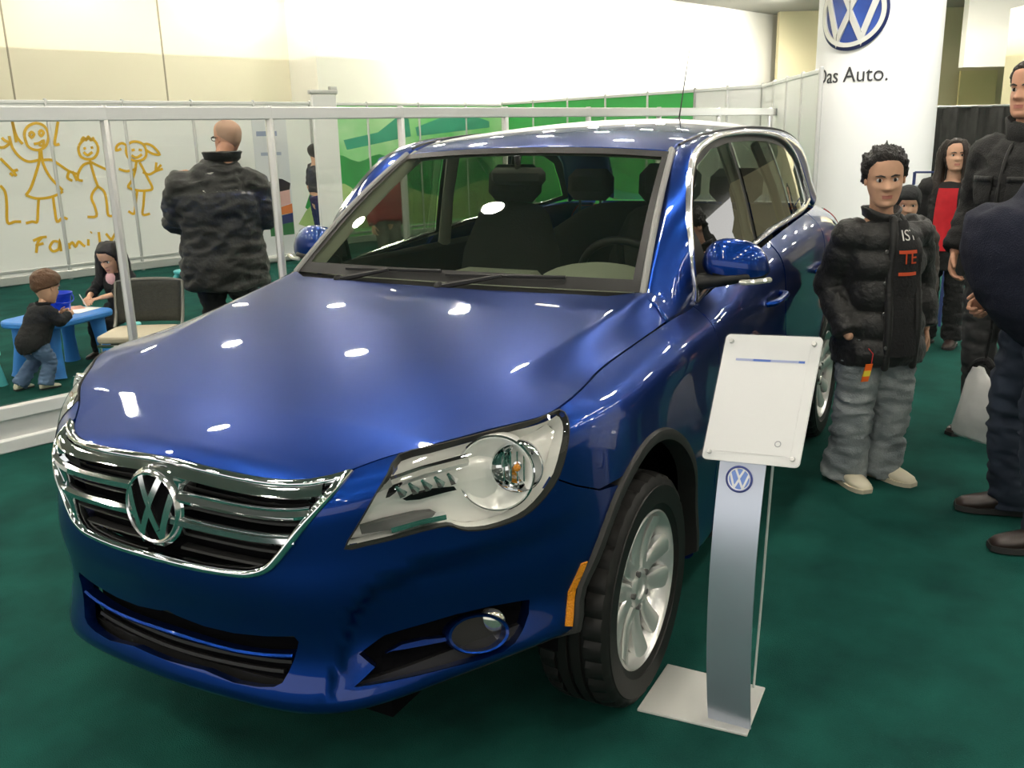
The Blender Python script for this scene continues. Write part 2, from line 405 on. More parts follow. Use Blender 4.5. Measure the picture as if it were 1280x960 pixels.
# far right end of the hall
e1, e2 = at(960, 31), at(1700, 31)
def vwall(mb, a, b, z0, z1, th=.2):
    d = (b-a); L = d.length; mb.box((a+b)/2+Vector((0, 0, (z0+z1)/2)), (L, th, z1-z0), frame((0, 0, 1), d)); return mb
mb = vwall(MB(), e1, e2, 0, CEIL_Z, .3); structure(mb.build('wall_far', CREAM, smooth=False))
mb = vwall(MB(), at(1180, 27), at(1320, 27), 3.0, CEIL_Z, .3); structure(mb.build('wall_soffit', WHITEW, smooth=False))
mb = vwall(MB(), at(1180, 30.7), at(1224, 30.7), 0, 3.1, .1); structure(mb.build('wall_alcove', mat('olive_wall', srgb(226, 216, 158), .8), smooth=False))
mb = MB(); c = at(1268, 22); mb.box(c+Vector((0, 0, 2.0)), (.95, .8, 4.0), frame((0, 0, 1), CR)); structure(mb.build('wall_column', CREAM, smooth=False))
# ceiling downlights over the show floor
LAMP = emit_mat('lamp_glow', (1, .93, .80), DOWNLIGHT)
HOUS = mat('lamp_trim', (.6, .6, .6), .4)
dl = None
for i in range(-10, 4):
    for j in range(-5, 4):
        x, y = 1.2+2.6*i+.4*j, 2.6*j+.5
        if dl is None:
            dl = thing('ceiling_downlight', 'round recessed downlight in the hall ceiling', 'ceiling light', (x, y, CEIL_Z), 0, 'hall downlights')
            q = MB(); q.lathe([(.17, 0), (.19, -.012), (.17, -.03), (.15, -.03), (.15, 0)], 20); q.build('lamp_rim', HOUS, dl)
            q = MB(); q.lathe([(0, -.012), (.15, -.012)], 10); q.build('lamp_disc', LAMP, dl)
        else:
            o = dup(dl); o.location = (x, y, CEIL_Z)
# linear lights on the far side aisle (they draw the white bars on the front wing)
ll = None
for k, (x, y) in enumerate(((-6.2, 5.6), (-8.6, 6.4), (-7.0, 8.2), (-9.8, 8.6), (-5.0, 7.4))):
    if ll is None:
        ll = thing('linear_light', 'long white ceiling batten light over the aisle', 'ceiling light', (x, y, CEIL_Z), .5, 'aisle batten lights')
        q = MB(); q.box((0, 0, -.03), (2.0, .18, .06)); q.build('lamp_tray', HOUS, ll)
        q = MB(); q.box((0, 0, -.065), (1.94, .14, .01)); q.build('lamp_tube', emit_mat('tube_glow', (1, .97, .9), 30), ll)
    else: o = dup(ll); o.location = (x, y, CEIL_Z)

# --- round pillar with the badge and the slogan
PC = at(1080, 9.75); PR = .585
pil = thing('display_pillar', 'thick round white pillar with a blue round badge and a slogan in dark letters', 'pillar', PC)
PW = mat('pillar_wrap', (.80, .80, .785), rough=.55)
mb = MB(); mb.lathe([(PR, 0), (PR, CEIL_Z-.001)], 72); mb.build('pillar_wrap', PW, pil)
mb = MB(); mb.lathe([(PR+.012, 0), (PR+.012, .12), (PR, .12)], 72); mb.build('plinth', ALU, pil)
tocam = (CAM-PC); a_cam = math.atan2(tocam.y, tocam.x)
def on_pillar(p, a0, z0, off): a = a0+p[0]/PR; r = PR+off+p[2]; return Vector((r*math.cos(a), r*math.sin(a), z0+p[1]))
def wrap(mb, a0, z0, off): mb.v = [tuple(on_pillar(p, a0, z0, off)) for p in mb.v]; return mb
a_b = a_cam-.47
ER = .325; EZ = 2.60
d = MB(); rr = [0, .2, .4, .6, .8, 1.0]; d.lathe([(r*ER, .012) for r in rr]+[(ER, 0)], 56); wrap(d, a_b, EZ, 0).build('badge', mat('badge_blue', srgb(24, 46, 112), .3, coat=.5, color2=srgb(40, 76, 156), mscale=3), pil)
d = MB(); d.lathe([(ER*.985, 0), (ER*.985, .03), (ER*1.08, .02), (ER*1.08, 0)], 64, closed=True); wrap(d, a_b, EZ, 0).build('badge_rim', mat('badge_navy', srgb(22, 34, 78), .35), pil)
SILV = mat('badge_silver', (.58, .58, .54), .35, metal=.4)
d = MB(); d.lathe([(ER*.86, .012), (ER*.86, .03), (ER*.985, .034), (ER*.985, .012)], 64, closed=True); wrap(d, a_b, EZ, 0).build('badge_ring', SILV, pil)
l = MB(); k = ER*.90
for path in ([(-.40, .915), (0, .10), (.40, .915)], [(-.86, .50), (-.40, -.84), (0, -.02), (.40, -.84), (.86, .50)]):
    pts = []
    for a, b in zip(path, path[1:]): pts += [(a[0]+(b[0]-a[0])*t/6, a[1]+(b[1]-a[1])*t/6) for t in range(6)]
    pts.append(path[-1]); stroke([(x*k, y*k) for x, y in pts], .17*ER, .018, l, .012)
wrap(l, a_b, EZ, 0).build('badge_letters', SILV, pil)
tx = text_mb('Das Auto.', .200, .006)
bm = bmesh.new(); me_ = bpy.data.meshes.new('t'); me_.from_pydata(tx.v, [], tx.f); bm.from_mesh(me_); bmesh.ops.triangulate(bm, faces=bm.faces); bmesh.ops.subdivide_edges(bm, edges=bm.edges, cuts=1); bm.to_mesh(me_); bm.free()
tx = MB(); tx.add([tuple(v.co) for v in me_.vertices], [tuple(p.vertices) for p in me_.polygons])
w_ = max(p[0] for p in tx.v); tx.v = [((p[0]-w_/2)*.93, p[1], p[2]) for p in tx.v]
wrap(tx, a_cam-.47, 1.965, .004).build('slogan', mat('slogan_ink', (.03, .03, .035), .5), pil)

# --- exhibition walling at the back of the play area: panels, posts, rails
def walling(name, label, a, b, n, H, mats, z_base=.30, post=.022, top=True, first=0):
    root = thing(name, label, 'partition wall', a); d = (b-a); L = d.length; x = d.normalized(); R = frame((0, 0, 1), x); y = R.col[1]
    P = lambda u, w, z: x*u+y*w+Vector((0, 0, z))
    for k in range(n):
        u0, u1 = L*k/n, L*(k+1)/n; q = MB(); q.box(P((u0+u1)/2, 0, (H+.10)/2), (u1-u0-.03, .012, H-.12), R); q.build('wall_panel', mats[k % len(mats)] if callable(mats) is False else mats(k), root, smooth=False)
    for k in range(first, n+1):
        q = MB(); q.lathe([(post, .0), (post, H+.0), (post*.8, H+.02), (0, H+.025)], 8, loc=P(L*k/n, 0, 0)); q.build('post', ALU, root, angle=50)
    q = MB(); q.box(P(L/2, 0, H-.015), (L, .035, .04), R, .006); q.build('top_rail', WHITEP, root)
    q = MB(); q.box(P(L/2, 0, .06), (L, .05, .10), R, .008); q.box(P(L/2, 0, z_base), (L, .04, .035), R, .006); q.build('base_rail', ALU, root)
    return root, P, x, y
wa, wb = wallpt(-2.7, -9.27), wallpt(6.30, -9.27)
bw, BP, bx_, by_ = walling('whiteboard_wall', 'white board wall with a yellow marker drawing of a family and the word Family', wa, wb, 10, 2.05, [BOARD], z_base=.16)
side = 1 if by_.dot(Vector(CAM)-wa) > 0 else -1
# marker drawing: strokes set as thin raised lines on the boards
INKM = mat('yellow_marker', srgb(226, 178, 40), rough=.6)
def board_at(px, py):
    d = CF+CR*((px-640)/FPX)-CU*((py-480)/FPX); t = (-9.27-CAM.dot(N1))/d.dot(N1); p = CAM+d*t-wa
    return p.dot(bx_), p.z
SK = [[(15, 152), (20, 170), (28, 180)], [(72, 152), (70, 165), (68, 180), (74, 180)], [(15, 152), (20, 178)],  # bunches
      [(30, 170), (31, 163), (36, 157), (45, 154), (54, 157), (59, 164), (60, 173), (57, 182), (50, 187), (42, 187), (34, 182), (30, 170)],
      [(36, 168), (39, 165), (42, 168), (39, 172), (36, 168)], [(48, 166), (51, 163), (54, 166), (51, 170), (48, 166)], [(42, 180), (48, 179), (54, 176), (53, 182), (48, 181)],
      [(49, 188), (49, 200), (44, 218), (38, 235), (32, 244)], [(51, 188), (53, 203), (60, 218), (68, 228), (78, 238)], [(32, 244), (45, 248), (60, 247), (72, 243), (78, 239)],
      [(48, 200), (35, 202), (24, 196), (16, 186), (13, 178)], [(13, 178), (6, 176), (2, 172)], [(13, 178), (5, 184), (-4, 184)], [(13, 178), (11, 170)],
      [(54, 200), (64, 200), (74, 206), (86, 214), (98, 218)], [(86, 214), (84, 222), (90, 226)], [(90, 214), (96, 226)],
      [(48, 248), (47, 262), (46, 277), (40, 277), (32, 279)], [(66, 247), (68, 262), (71, 277), (78, 272), (84, 274)],
      [(98, 190), (98, 183), (103, 176), (110, 173), (118, 176), (122, 184), (121, 192), (116, 198), (108, 199), (101, 196), (98, 190)],
      [(101, 176), (104, 172), (107, 175), (110, 171), (113, 175), (117, 172)], [(105, 184), (106, 187)], [(114, 183), (115, 186)], [(104, 190), (109, 194), (115, 190)],
      [(112, 200), (115, 212), (119, 225), (122, 233)], [(113, 203), (104, 206), (98, 215), (97, 224), (103, 226)], [(114, 203), (124, 208), (134, 212), (143, 212)],
      [(122, 233), (116, 240), (114, 248), (118, 258), (120, 270), (109, 271)], [(122, 233), (130, 240), (133, 254), (135, 269), (143, 269)],
      [(157, 190), (158, 183), (163, 178), (170, 177), (178, 180), (182, 187), (182, 195), (177, 200), (168, 201), (160, 197), (157, 190)],
      [(158, 182), (152, 179), (146, 182), (145, 188), (151, 186)], [(178, 181), (184, 180), (192, 184), (199, 193), (190, 192), (183, 188)], [(164, 188), (168, 187)], [(173, 187), (177, 188)], [(164, 194), (170, 197), (177, 193)],
      [(170, 202), (168, 215), (164, 226), (160, 234), (172, 238), (184, 238), (190, 235), (184, 222), (178, 210), (174, 203)],
      [(170, 211), (158, 214), (148, 211)], [(178, 215), (186, 218), (194, 214), (203, 211)], [(194, 214), (195, 203)], [(194, 214), (201, 206)],
      [(171, 239), (169, 254), (167, 267), (160, 264)], [(180, 239), (179, 255), (178, 268), (187, 267)],
      [(0, 232), (6, 240), (8, 255), (9, 278), (18, 277), (26, 277)], [(0, 198), (8, 206), (16, 214)], [(16, 214), (22, 212)], [(16, 214), (20, 220)], [(12, 216), (16, 220)],
      [(52, 297), (47, 303), (45, 316)], [(41, 301), (50, 297), (58, 296)], [(44, 307), (54, 304)],                       # F
      [(72, 302), (66, 302), (62, 309), (66, 314), (73, 311), (74, 302), (76, 314)],                                     # a
      [(84, 304), (87, 311)], [(86, 307), (90, 303), (94, 308), (98, 302), (103, 306), (106, 308)],                       # m
      [(110, 299), (110, 307)], [(113, 291), (114, 290)], [(123, 290), (125, 307)], [(132, 292), (138, 299)], [(145, 289), (139, 300), (134, 306)]]
ink_ = MB()
for st in SK:
    pts = [board_at(*p) for p in st]; pp = spline([(u, z, 0) for u, z in pts], 4) if len(pts) > 2 else [Vector((u, z, 0)) for u, z in pts]
    q = MB(); stroke([(p.x, p.y) for p in pp], .030, .004, q); ink_.add([BP(u, side*(.008+h), z) for u, z, h in q.v], q.f)
ink_.build('marker_drawing', INKM, bw, smooth=False)
mk = MB(); mk.box(BP(8.1, side*.010, .25), (.14, .004, .08), frame((0, 0, 1), bx_)); mk.build('notice', WHITEP, bw)
# printed roll-up banner in front of the boards
bc = at(349, 12.2)
ban = thing('roll_up_banner', 'white roll-up banner with a colourful picture at its foot', 'banner', bc, math.atan2(D1.y, D1.x))
q = MB(); q.box((0, 0, .97), (.50, .006, 1.75)); q.build('banner_sheet', mat('banner_white', (.74, .75, .78), .5), ban)
q = MB(); q.box((0, 0, .05), (.56, .16, .08), None, .02); q.build('banner_base', ALU, ban); q = MB(); q.box((0, 0, 1.86), (.54, .025, .03)); q.build('banner_rail', ALU, ban)
sy = 1 if (frame((0, 0, 1), D1).col[1]).dot(CAM-bc) > 0 else -1
def patch(name, poly, col, off, par): 
    q = MB(); Mx = Matrix(((1, 0, 0, 0), (0, 0, -1, 0), (0, 1, 0, 0), (0, 0, 0, 1))); q.prism(poly, .002, None); q.v = [(x, sy*(.004+off+z), y) for x, y, z in q.v]; q.build(name, mat(name+'_print', col, .5), par, smooth=False)
patch('printed_green', [(-.12, .34), (.24, .34), (.24, .50), (-.12, .47)], srgb(60, 120, 70), 0, ban)  # banner picture reduced to plain colour blocks
patch('printed_navy', [(-.06, .47), (.24, .50), (.24, .62), (-.04, .58)], srgb(52, 60, 110), 0, ban)
patch('printed_orange', [(.02, .60), (.24, .62), (.24, .74), (.04, .70)], srgb(226, 130, 70), 0, ban)
patch('printed_pink', [(-.02, .70), (.22, .74), (.22, .92), (-.02, .90)], srgb(222, 176, 168), 0, ban)
patch('printed_dark', [(-.10, .86), (.06, .90), (.22, .92), (.24, 1.0), (.12, 1.06), (-.02, 1.08), (-.10, 1.0)], srgb(44, 34, 38), .001, ban)
patch('printed_heading', [(-.2, 1.60), (.1, 1.60), (.1, 1.66), (-.2, 1.66)], srgb(150, 160, 190), 0, ban)
patch('printed_line', [(-.16, 1.36), (.14, 1.36), (.14, 1.40), (-.16, 1.40)], srgb(170, 178, 200), 0, ban)
# white divider post and green picture wall behind it
q = MB(); dp = at(417, 12.0)
dvd = thing('white_divider', 'tall white divider panel between the board wall and the green picture wall', 'divider', dp, math.atan2(D1.y, D1.x))
q.box((0, 0, 1.04), (.36, .05, 2.08), None, .008); q.build('divider_panel', WHITEP, dvd)
q = MB(); q.box((0, 0, 2.11), (.42, .07, .05), None, .01); q.box((.15, 0, 2.15), (.1, .05, .05)); q.build('divider_cap', ALU, dvd)
GREENS = [mat('mural_green', srgb(104, 208, 110), .5, color2=srgb(186, 234, 178), mscale=1.6), mat('mural_light', srgb(120, 212, 120), .5, color2=srgb(186, 232, 172), mscale=1.8)]
ga, gb = wallpt(6.30, -9.27), wallpt(11.4, -9.27)
gw, GP, gx_, gy_ = walling('green_picture_wall', 'panel wall printed with a green park picture with teal tents', ga, gb, 5, 2.04, [GREENS[0], GREENS[1]], z_base=.16)
gs = 1 if gy_.dot(Vector(CAM)-ga) > 0 else -1
def mural(name, poly, col, off): 
    q = MB(); q.prism(poly, .002, None, off); q.v = [tuple(GP(x, gs*(.007+z), y)) for x, y, z in q.v]; q.build(name, mat(name+'_ink', col, .5, color2=tuple(c*1.35 for c in col), mscale=4), gw, smooth=False)
mural('printed_tent', [(.55, 1.52), (.60, 1.38), (1.85, 1.55), (1.82, 1.80), (1.70, 1.90), (1.2, 1.62)], srgb(52, 152, 122), .0)
mural('printed_tent', [(1.95, 1.68), (1.98, 1.55), (3.6, 1.66), (3.6, 1.76), (3.05, 1.90), (2.7, 1.88)], srgb(62, 164, 132), .0)
mural('printed_crowd', sp2([(.05, .4), (.1, 1.1), (.4, 1.32), (.8, 1.2), (1.2, 1.3), (1.7, 1.15), (2.2, 1.25), (2.8, 1.1), (3.6, 1.2), (3.6, .4)], 3), srgb(40, 140, 66), .0005)
mural('printed_banner', [(2.6, 1.86), (3.4, 1.88), (3.4, 1.96), (2.6, 1.95)], srgb(206, 226, 200), .003)
mural('printed_shrub', sp2([(.0, .25), (.0, .7), (.5, .9), (.9, .65), (1.6, .8), (2.4, .6), (3.4, .8), (4.4, .6), (4.4, .25)], 3), srgb(150, 175, 110), .001)
# right-hand walls of the enclosure
pB, pC, pD = at(632, 16.2), at(945, 11.6), at(1014, 8.65)
GR2 = mat('panel_green', srgb(58, 178, 84), .5)
pM = pB.lerp(pC, .80)
walling('green_panel_wall', 'plain green panel wall showing above the car roof', pB, pM, 5, 2.05, [GR2])
walling('white_panel_wall', 'white panel wall with slim posts running up to the round pillar', pC, pD, 4, 2.05, [BOARD])
walling('white_end_panel', 'blank white panel wall beside the green panels', pM, pC, 2, 2.05, [BOARD])
# --- glass front of the play area
gl = thing('glass_partition', 'glass partition with grey posts, white top rail and stepped white base', 'partition', wallpt(0, -2.99)); x = D1; R = Rw
G = lambda s, o, z: D1*s+N1*o+Vector((0, 0, z))
s0, s1 = -2.55, 8.9
q = MB(); q.box(G((s0+s1)/2, 0, 1.725), (s1-s0, .05, .075), R, .006); q.build('top_rail', WHITEL, gl)
q = MB(); q.box(G((s0+s1)/2, .0, .205), (s1-s0, .05, .07), R, .006); q.build('middle_rail', WHITEL, gl)
q = MB(); q.box(G((s0+s1)/2, .012, .035), (s1-s0, .07, .07), R, .006); q.build('base_rail', WHITEL, gl)
q = MB(); q.box(G((s0+s1)/2, -.006, .12), (s1-s0, .03, .10), R); q.build('kick_panel', mat('kick_grey', (.55, .56, .55), .4), gl)
ps = [-2.55, -1.5, -.46, .57, 1.60, 2.66, 3.72, 4.75, 5.8, 6.85, 7.9]
for s in ps: q = MB(); q.lathe([(.026, 0), (.026, 1.76), (.02, 1.77), (0, 1.77)], 8, loc=G(s, 0, 0)); q.build('post', ALU, gl, angle=30)
for a, b in zip(ps, ps[1:]): q = MB(); q.box(G((a+b)/2, 0, .97), (b-a-.05, .006, 1.44), R); q.build('glass_pane', PANE, gl, smooth=False)
# black drape far right
dr = thing('black_drape', 'black pipe-and-drape curtain beyond the round pillar', 'curtain', at(1208, 16)); rx = CR.copy(); rx.z = 0; rx.normalize()
q = MB(); rows = []
for z in (0, .9, 1.80):
    rows.append([rx*u+Vector((CF.x, CF.y, 0))*(.05*math.sin(u*17)+.025*math.sin(u*41+z)) + Vector((0, 0, z)) for u in np.linspace(-.75, .62, 120)])
q.rings(rows, False, False); o = q.build('drape', mat('black_cloth', (.035, .036, .034), .9, mottle=.4, mscale=6), dr); o.modifiers.new('t', 'SOLIDIFY').thickness = .01
q = MB(); q.tube([rx*-.8+Vector((0, 0, 1.81)), rx*.66+Vector((0, 0, 1.81))], .02, 8); q.build('drape_pole', ALU, dr)

# ---------------------------------------------------------------- car body surfaces (car axes: x forward from the front axle, y to the car's left)
def bs_prefilter(G, axis):
    n = G.shape[axis]
    A = np.zeros((n, n))
    for i in range(n):
        for k, w in ((-1, 1/6), (0, 4/6), (1, 1/6)):
            j = i + k
            if 0 <= j < n: A[i, j] += w
            elif j < 0: A[i, 0] += 2*w; A[i, 1] -= w
            else: A[i, n-1] += 2*w; A[i, n-2] -= w
    Gm = np.moveaxis(G, axis, 0); sh = Gm.shape
    C = np.linalg.solve(A, Gm.reshape(n, -1)).reshape(sh)
    pad = np.concatenate([2*C[:1]-C[1:2], C, 2*C[-1:]-C[-2:-1]])
    return np.moveaxis(pad, 0, axis)
def bs_w(x, n):
    i = np.clip(np.floor(x).astype(int), 0, n-2); f = x - i
    return i, np.stack([(1-f)**3, 3*f**3-6*f**2+4, -3*f**3+3*f**2+3*f+1, f**3], -1)/6
class Surf:
    def __init__(self, G, s0=0.0):
        self.n, self.m = G.shape[:2]; self.s0 = s0
        self.C = bs_prefilter(bs_prefilter(np.asarray(G, float), 0), 1)
    def __call__(self, s, t):
        s = np.asarray(s, float)-self.s0; t = np.asarray(t, float)
        i, ws = bs_w(s, self.n); j, wt = bs_w(t, self.m)
        P = 0
        for a in range(4):
            for b in range(4):
                P = P + (ws[..., a]*wt[..., b])[..., None]*self.C[i+a, j+b]
        return P
    def normal(self, s, t, e=.02):
        s = np.asarray(s, float); t = np.asarray(t, float)
        d1 = self(s+e, t)-self(s-e, t); d2 = self(s, t+e)-self(s, t-e)
        n = np.cross(d1, d2)
        return n/np.maximum(np.linalg.norm(n, axis=-1, keepdims=True), 1e-12)
def interp(x, xs, ys):
    return np.interp(x, xs, ys)
def smooth_interp(x, xs, ys):
    # monotone-ish cubic through the knots
    xs = np.asarray(xs, float); ys = np.asarray(ys, float); x = np.clip(x, xs[0], xs[-1])
    d = np.gradient(ys, xs); i = np.clip(np.searchsorted(xs, x)-1, 0, len(xs)-2)
    h = xs[i+1]-xs[i]; q = (x-xs[i])/h
    return ((1+2*q)*(1-q)**2)*ys[i]+q*(1-q)**2*h*d[i]+q*q*(3-2*q)*ys[i+1]+q*q*(q-1)*h*d[i+1]
ZC_U = [-.75, -.45, -.33, -.2, 0, .25, .5, .65, .75, .80, .825, .90]
ZC_Z = [1.14, 1.108, 1.09, 1.072, 1.045, 1.003, .952, .918, .892, .876, .862, .80]
VR_U = [-.75, -.42, -.08, .25, .52, .65, .755, .83]
VR_V = [.73, .70, .66, .60, .52, .47, .44, .42]
VC_U = [-.75, -.4, 0, .15, .36, .47, .6, .7, .755, .81, .83]
VC_V = [.785, .78, .77, .775, .79, .79, .79, .79, .79, .79, .79]
ZCUT_V = [1.03, 1.01, .985, .97, .948, .925, .905, .885, .872, .86, .855]
def hood_z(u, v):
    u = np.asarray(u, float); a = np.abs(v)
    zc = smooth_interp(u, ZC_U, ZC_Z); vr = smooth_interp(u, VR_U, VR_V)
    vc = smooth_interp(u, VC_U, VC_V); zcut = smooth_interp(u, VC_U, ZCUT_V)
    crown = .014*(np.minimum(a, vr)/vr)**2+.018*(np.minimum(a, vr)/vr)**1.3*np.clip((u-.60)/.2, 0, 1)
    x = np.clip((a-vr)/(vc-vr), 0, 1.3)
    drop = np.maximum(zc-.014-zcut, 0)*np.where(x < 1, x**1.25, x)
    return zc-crown-drop
PLAN = [(.905,0),(.893,.20),(.862,.385),(.783,.515),(.677,.632),(.55,.745),(.398,.84),(.2,.886),(0,.897),(-.40,.896),(-.65,.895),(-1.0,.895),(-1.8,.895),(-2.6,.897),(-3.1,.86),(-3.36,.72),(-3.46,.42),(-3.48,0)]
TOP = [(.828,0),(.824,.2),(.788,.39),(.69,.50),(.595,.61),(.475,.71),(.36,.782),(.16,.777),(0,.772),(-.40,.78),(-.65,.785,1.022),(-1.0,.80,1.072),(-1.8,.795,1.142),(-2.6,.755,1.168),(-3.02,.69,1.165),(-3.25,.58,1.15),(-3.34,.35,1.145),(-3.36,0,1.145)]
ZB = [.31,.308,.306,.315,.345,.37,.375,.34,.30,.25,.245,.245,.245,.27,.32,.34,.34,.34]
def make_S():
    rows = []
    for (pu, pv), tp, zb in zip(PLAN, TOP, ZB):
        tu, tv = tp[:2]; tz = tp[2] if len(tp) > 2 else float(hood_z(tu, tv))
        I = np.array([tu-pu, tv-pv]); L = np.linalg.norm(I); d = I/L; p = np.array([pu, pv])
        zm = .58; H = tz-zm; r = []
        k = len(rows); chin = [-.020, -.020, -.018, -.014, -.006, .002][k] if k < 6 else .008
        for z, ins in ((zb, .055), (zb+.028, chin), (zb+.52*(zm-zb), .012), (zm, 0.), (zm+.34*H, .004+.02*L), (zm+.64*H, .15*L), (zm+.86*H, .36*L), (tz, L)):
            q = p+d*ins; r.append((q[0], q[1], z))
        rows.append(r)
    G = np.array(rows)
    Gm = G[::-1].copy(); Gm[..., 1] *= -1
    return Surf(np.concatenate([Gm[:-1], G]), -(len(PLAN)-1))
class BodySurf:
    """body side with the pressed-in corner of the front bumper"""
    CS = [0, 1.8, 2.15, 2.45, 2.75, 3.1, 3.8, 4.7, 5.5, 6.3, 8]
    CT = [-1.6, -.9, .6, 2.1, 3.0, 3.5, 3.86, 4.0, 4.05, 4.3, 4.3]
    def __init__(self, b): self.b = b
    def __call__(self, s, t):
        s = np.asarray(s, float); t = np.asarray(t, float); a = np.abs(s)
        x = np.clip((np.interp(a, self.CS, self.CT)-t)/.55, 0, 1); k = x*x*(3-2*x)*np.interp(a, [1.95, 2.75, 5.2, 6.4], [0, 1, 1, 0])*np.clip((t-.75)/1.4, 0, 1)**1.6
        return self.b(s, t)-self.b.normal(s, t)*(.022*k)[..., None]
    normal = Surf.normal
S = BodySurf(make_S())
NS = len(PLAN)-1
PICK = {
 'headlight': [(2.696,4.377),(2.855,4.809),(3.009,5.225),(3.148,5.714),(3.261,6.258),(3.326,6.383),(3.782,6.499),(4.434,6.521),(5.13,6.631),(5.565,6.746),(5.991,6.777),(6.066,6.534),(6.008,6.058),(5.92,5.571),(5.781,4.968),(5.559,4.58),(5.31,4.325),(5.048,4.212),(4.704,4.174),(4.427,4.232),(4.274,4.336),(4.154,4.43),(3.824,4.434),(3.376,4.379),(2.975,4.361)],
 'grille': [(-0.077,6.89),(0.321,6.874),(1.083,6.946),(1.732,7.0),(2.533,6.67),(2.424,5.989),(2.068,4.931),(1.766,4.133),(1.614,3.838),(1.43,3.663),(1.233,3.582),(0.752,3.522),(0.127,3.563)],
 'intake': [(-0.067,2.304),(0.129,2.275),(0.556,2.203),(0.992,2.207),(1.418,2.278),(1.845,2.375),(1.89,2.287),(1.819,1.992),(1.753,1.75),(1.693,1.572),(1.595,1.48),(1.379,1.419),(1.045,1.383),(0.598,1.473),(0.157,1.522),(-0.047,1.551)],
 'bar': [(-0.096,1.968),(0.239,1.908),(0.608,1.894),(1.014,1.895),(1.404,1.937),(1.791,2.004)],
 'fog': [(2.752,1.466),(3.048,1.726),(2.792,1.976),(3.177,2.19),(3.496,2.234),(3.834,2.267),(4.239,2.308),(4.739,2.304),(5.335,2.219),(5.305,1.916),(5.192,1.57),(5.053,1.289),(4.878,1.127),(4.573,1.146),(4.026,1.283),(3.422,1.399),(2.993,1.448)],
 'foglampC': [(4.555,1.778),(4.098,1.869),(5.021,1.662),(4.379,2.254),(4.441,1.412)],
 'foglens': [(4.803,1.929),(4.623,2.119),(4.989,1.755),(4.901,1.723)],
 'fin': [(3.178,1.889),(3.434,1.968),(3.746,1.961),(4.076,1.893),(4.097,1.823),(3.743,1.862),(3.263,1.907)],
 'marker': [(6.187,2.64),(6.104,2.511),(6.01,1.919),(5.914,1.259),(5.979,1.169),(6.086,1.649),(6.187,2.147)],
 'bowl': [(4.889,5.367),(4.385,5.378),(5.522,4.784),(4.912,6.28),(4.908,4.581)],
 'inner': [(5.167,5.464),(4.815,5.937),(5.527,5.131),(5.128,6.13),(5.263,4.846)],
 'dark1': [(3.3,5.433),(3.331,5.789),(3.423,5.931),(3.527,5.873),(3.44,5.543),(3.357,5.434)],
 'dark2': [(3.556,5.225),(3.723,5.346),(3.945,5.357),(4.302,5.25),(4.342,5.125),(4.164,5.122),(3.806,5.089),(3.611,5.145)],
 'strip': [(2.923,4.718),(3.269,4.761),(3.718,4.765),(3.967,4.721),(4.075,4.587),(3.907,4.461),(3.434,4.482),(2.949,4.532)],
 'cut': [(5.779,4.851),(6.052,4.562),(6.447,4.213)],
 'creaseB': [(2.238,1.506),(2.628,3.216),(2.991,3.628),(3.83,3.874),(4.702,4.047),(5.525,4.13),(6.233,4.845)],
}
# ================================================================= the car
PAINT = mat('blue_paint', srgb(7, 51, 130), rough=.36, metal=.92, coat=1, coat_rough=.025)
PAINT.node_tree.nodes['Principled BSDF'].inputs['Coat IOR'].default_value = 1.38
BLACKP = mat('black_plastic', (.018, .018, .018), rough=.45, spec=.35)
DARK = mat('dark_cavity', (.004, .004, .005), rough=.9, spec=.05)
GREYP = mat('grey_plastic', (.10, .10, .10), rough=.5)
CHROME = mat('chrome', (.86, .87, .88), rough=.05, metal=1)
SATIN = mat('satin_silver', (.90, .90, .88), rough=.3, metal=.15, coat=.5)
ALLOY = mat('alloy_silver', (.72, .72, .70), rough=.30, metal=.7, coat=.4)
RUBBER = mat('rubber', (.011, .0105, .010), rough=.5, spec=.3)
TRIM = mat('trim_bright', (.80, .80, .82), rough=.18, metal=1)
SCREEN = glass('windscreen_glass', (.80, .85, .75), .15, .8)
SIDEG = glass('side_glass', (.52, .57, .49), .27, .9)
LENS = glass('lamp_glass', (.97, .97, .95), .05, .9)
AMBER = mat('amber_reflector', srgb(238, 150, 20), rough=.25, coat=.6, bump=.6, bscale=180)
FABRIC = mat('seat_fabric', (.035, .037, .036), rough=.9, bump=.3, bscale=120)
DASH = mat('dash_plastic', (.26, .27, .23), rough=.65, bump=.2, bscale=300)
LINER = mat('pillar_liner', (.36, .36, .31), rough=.8)

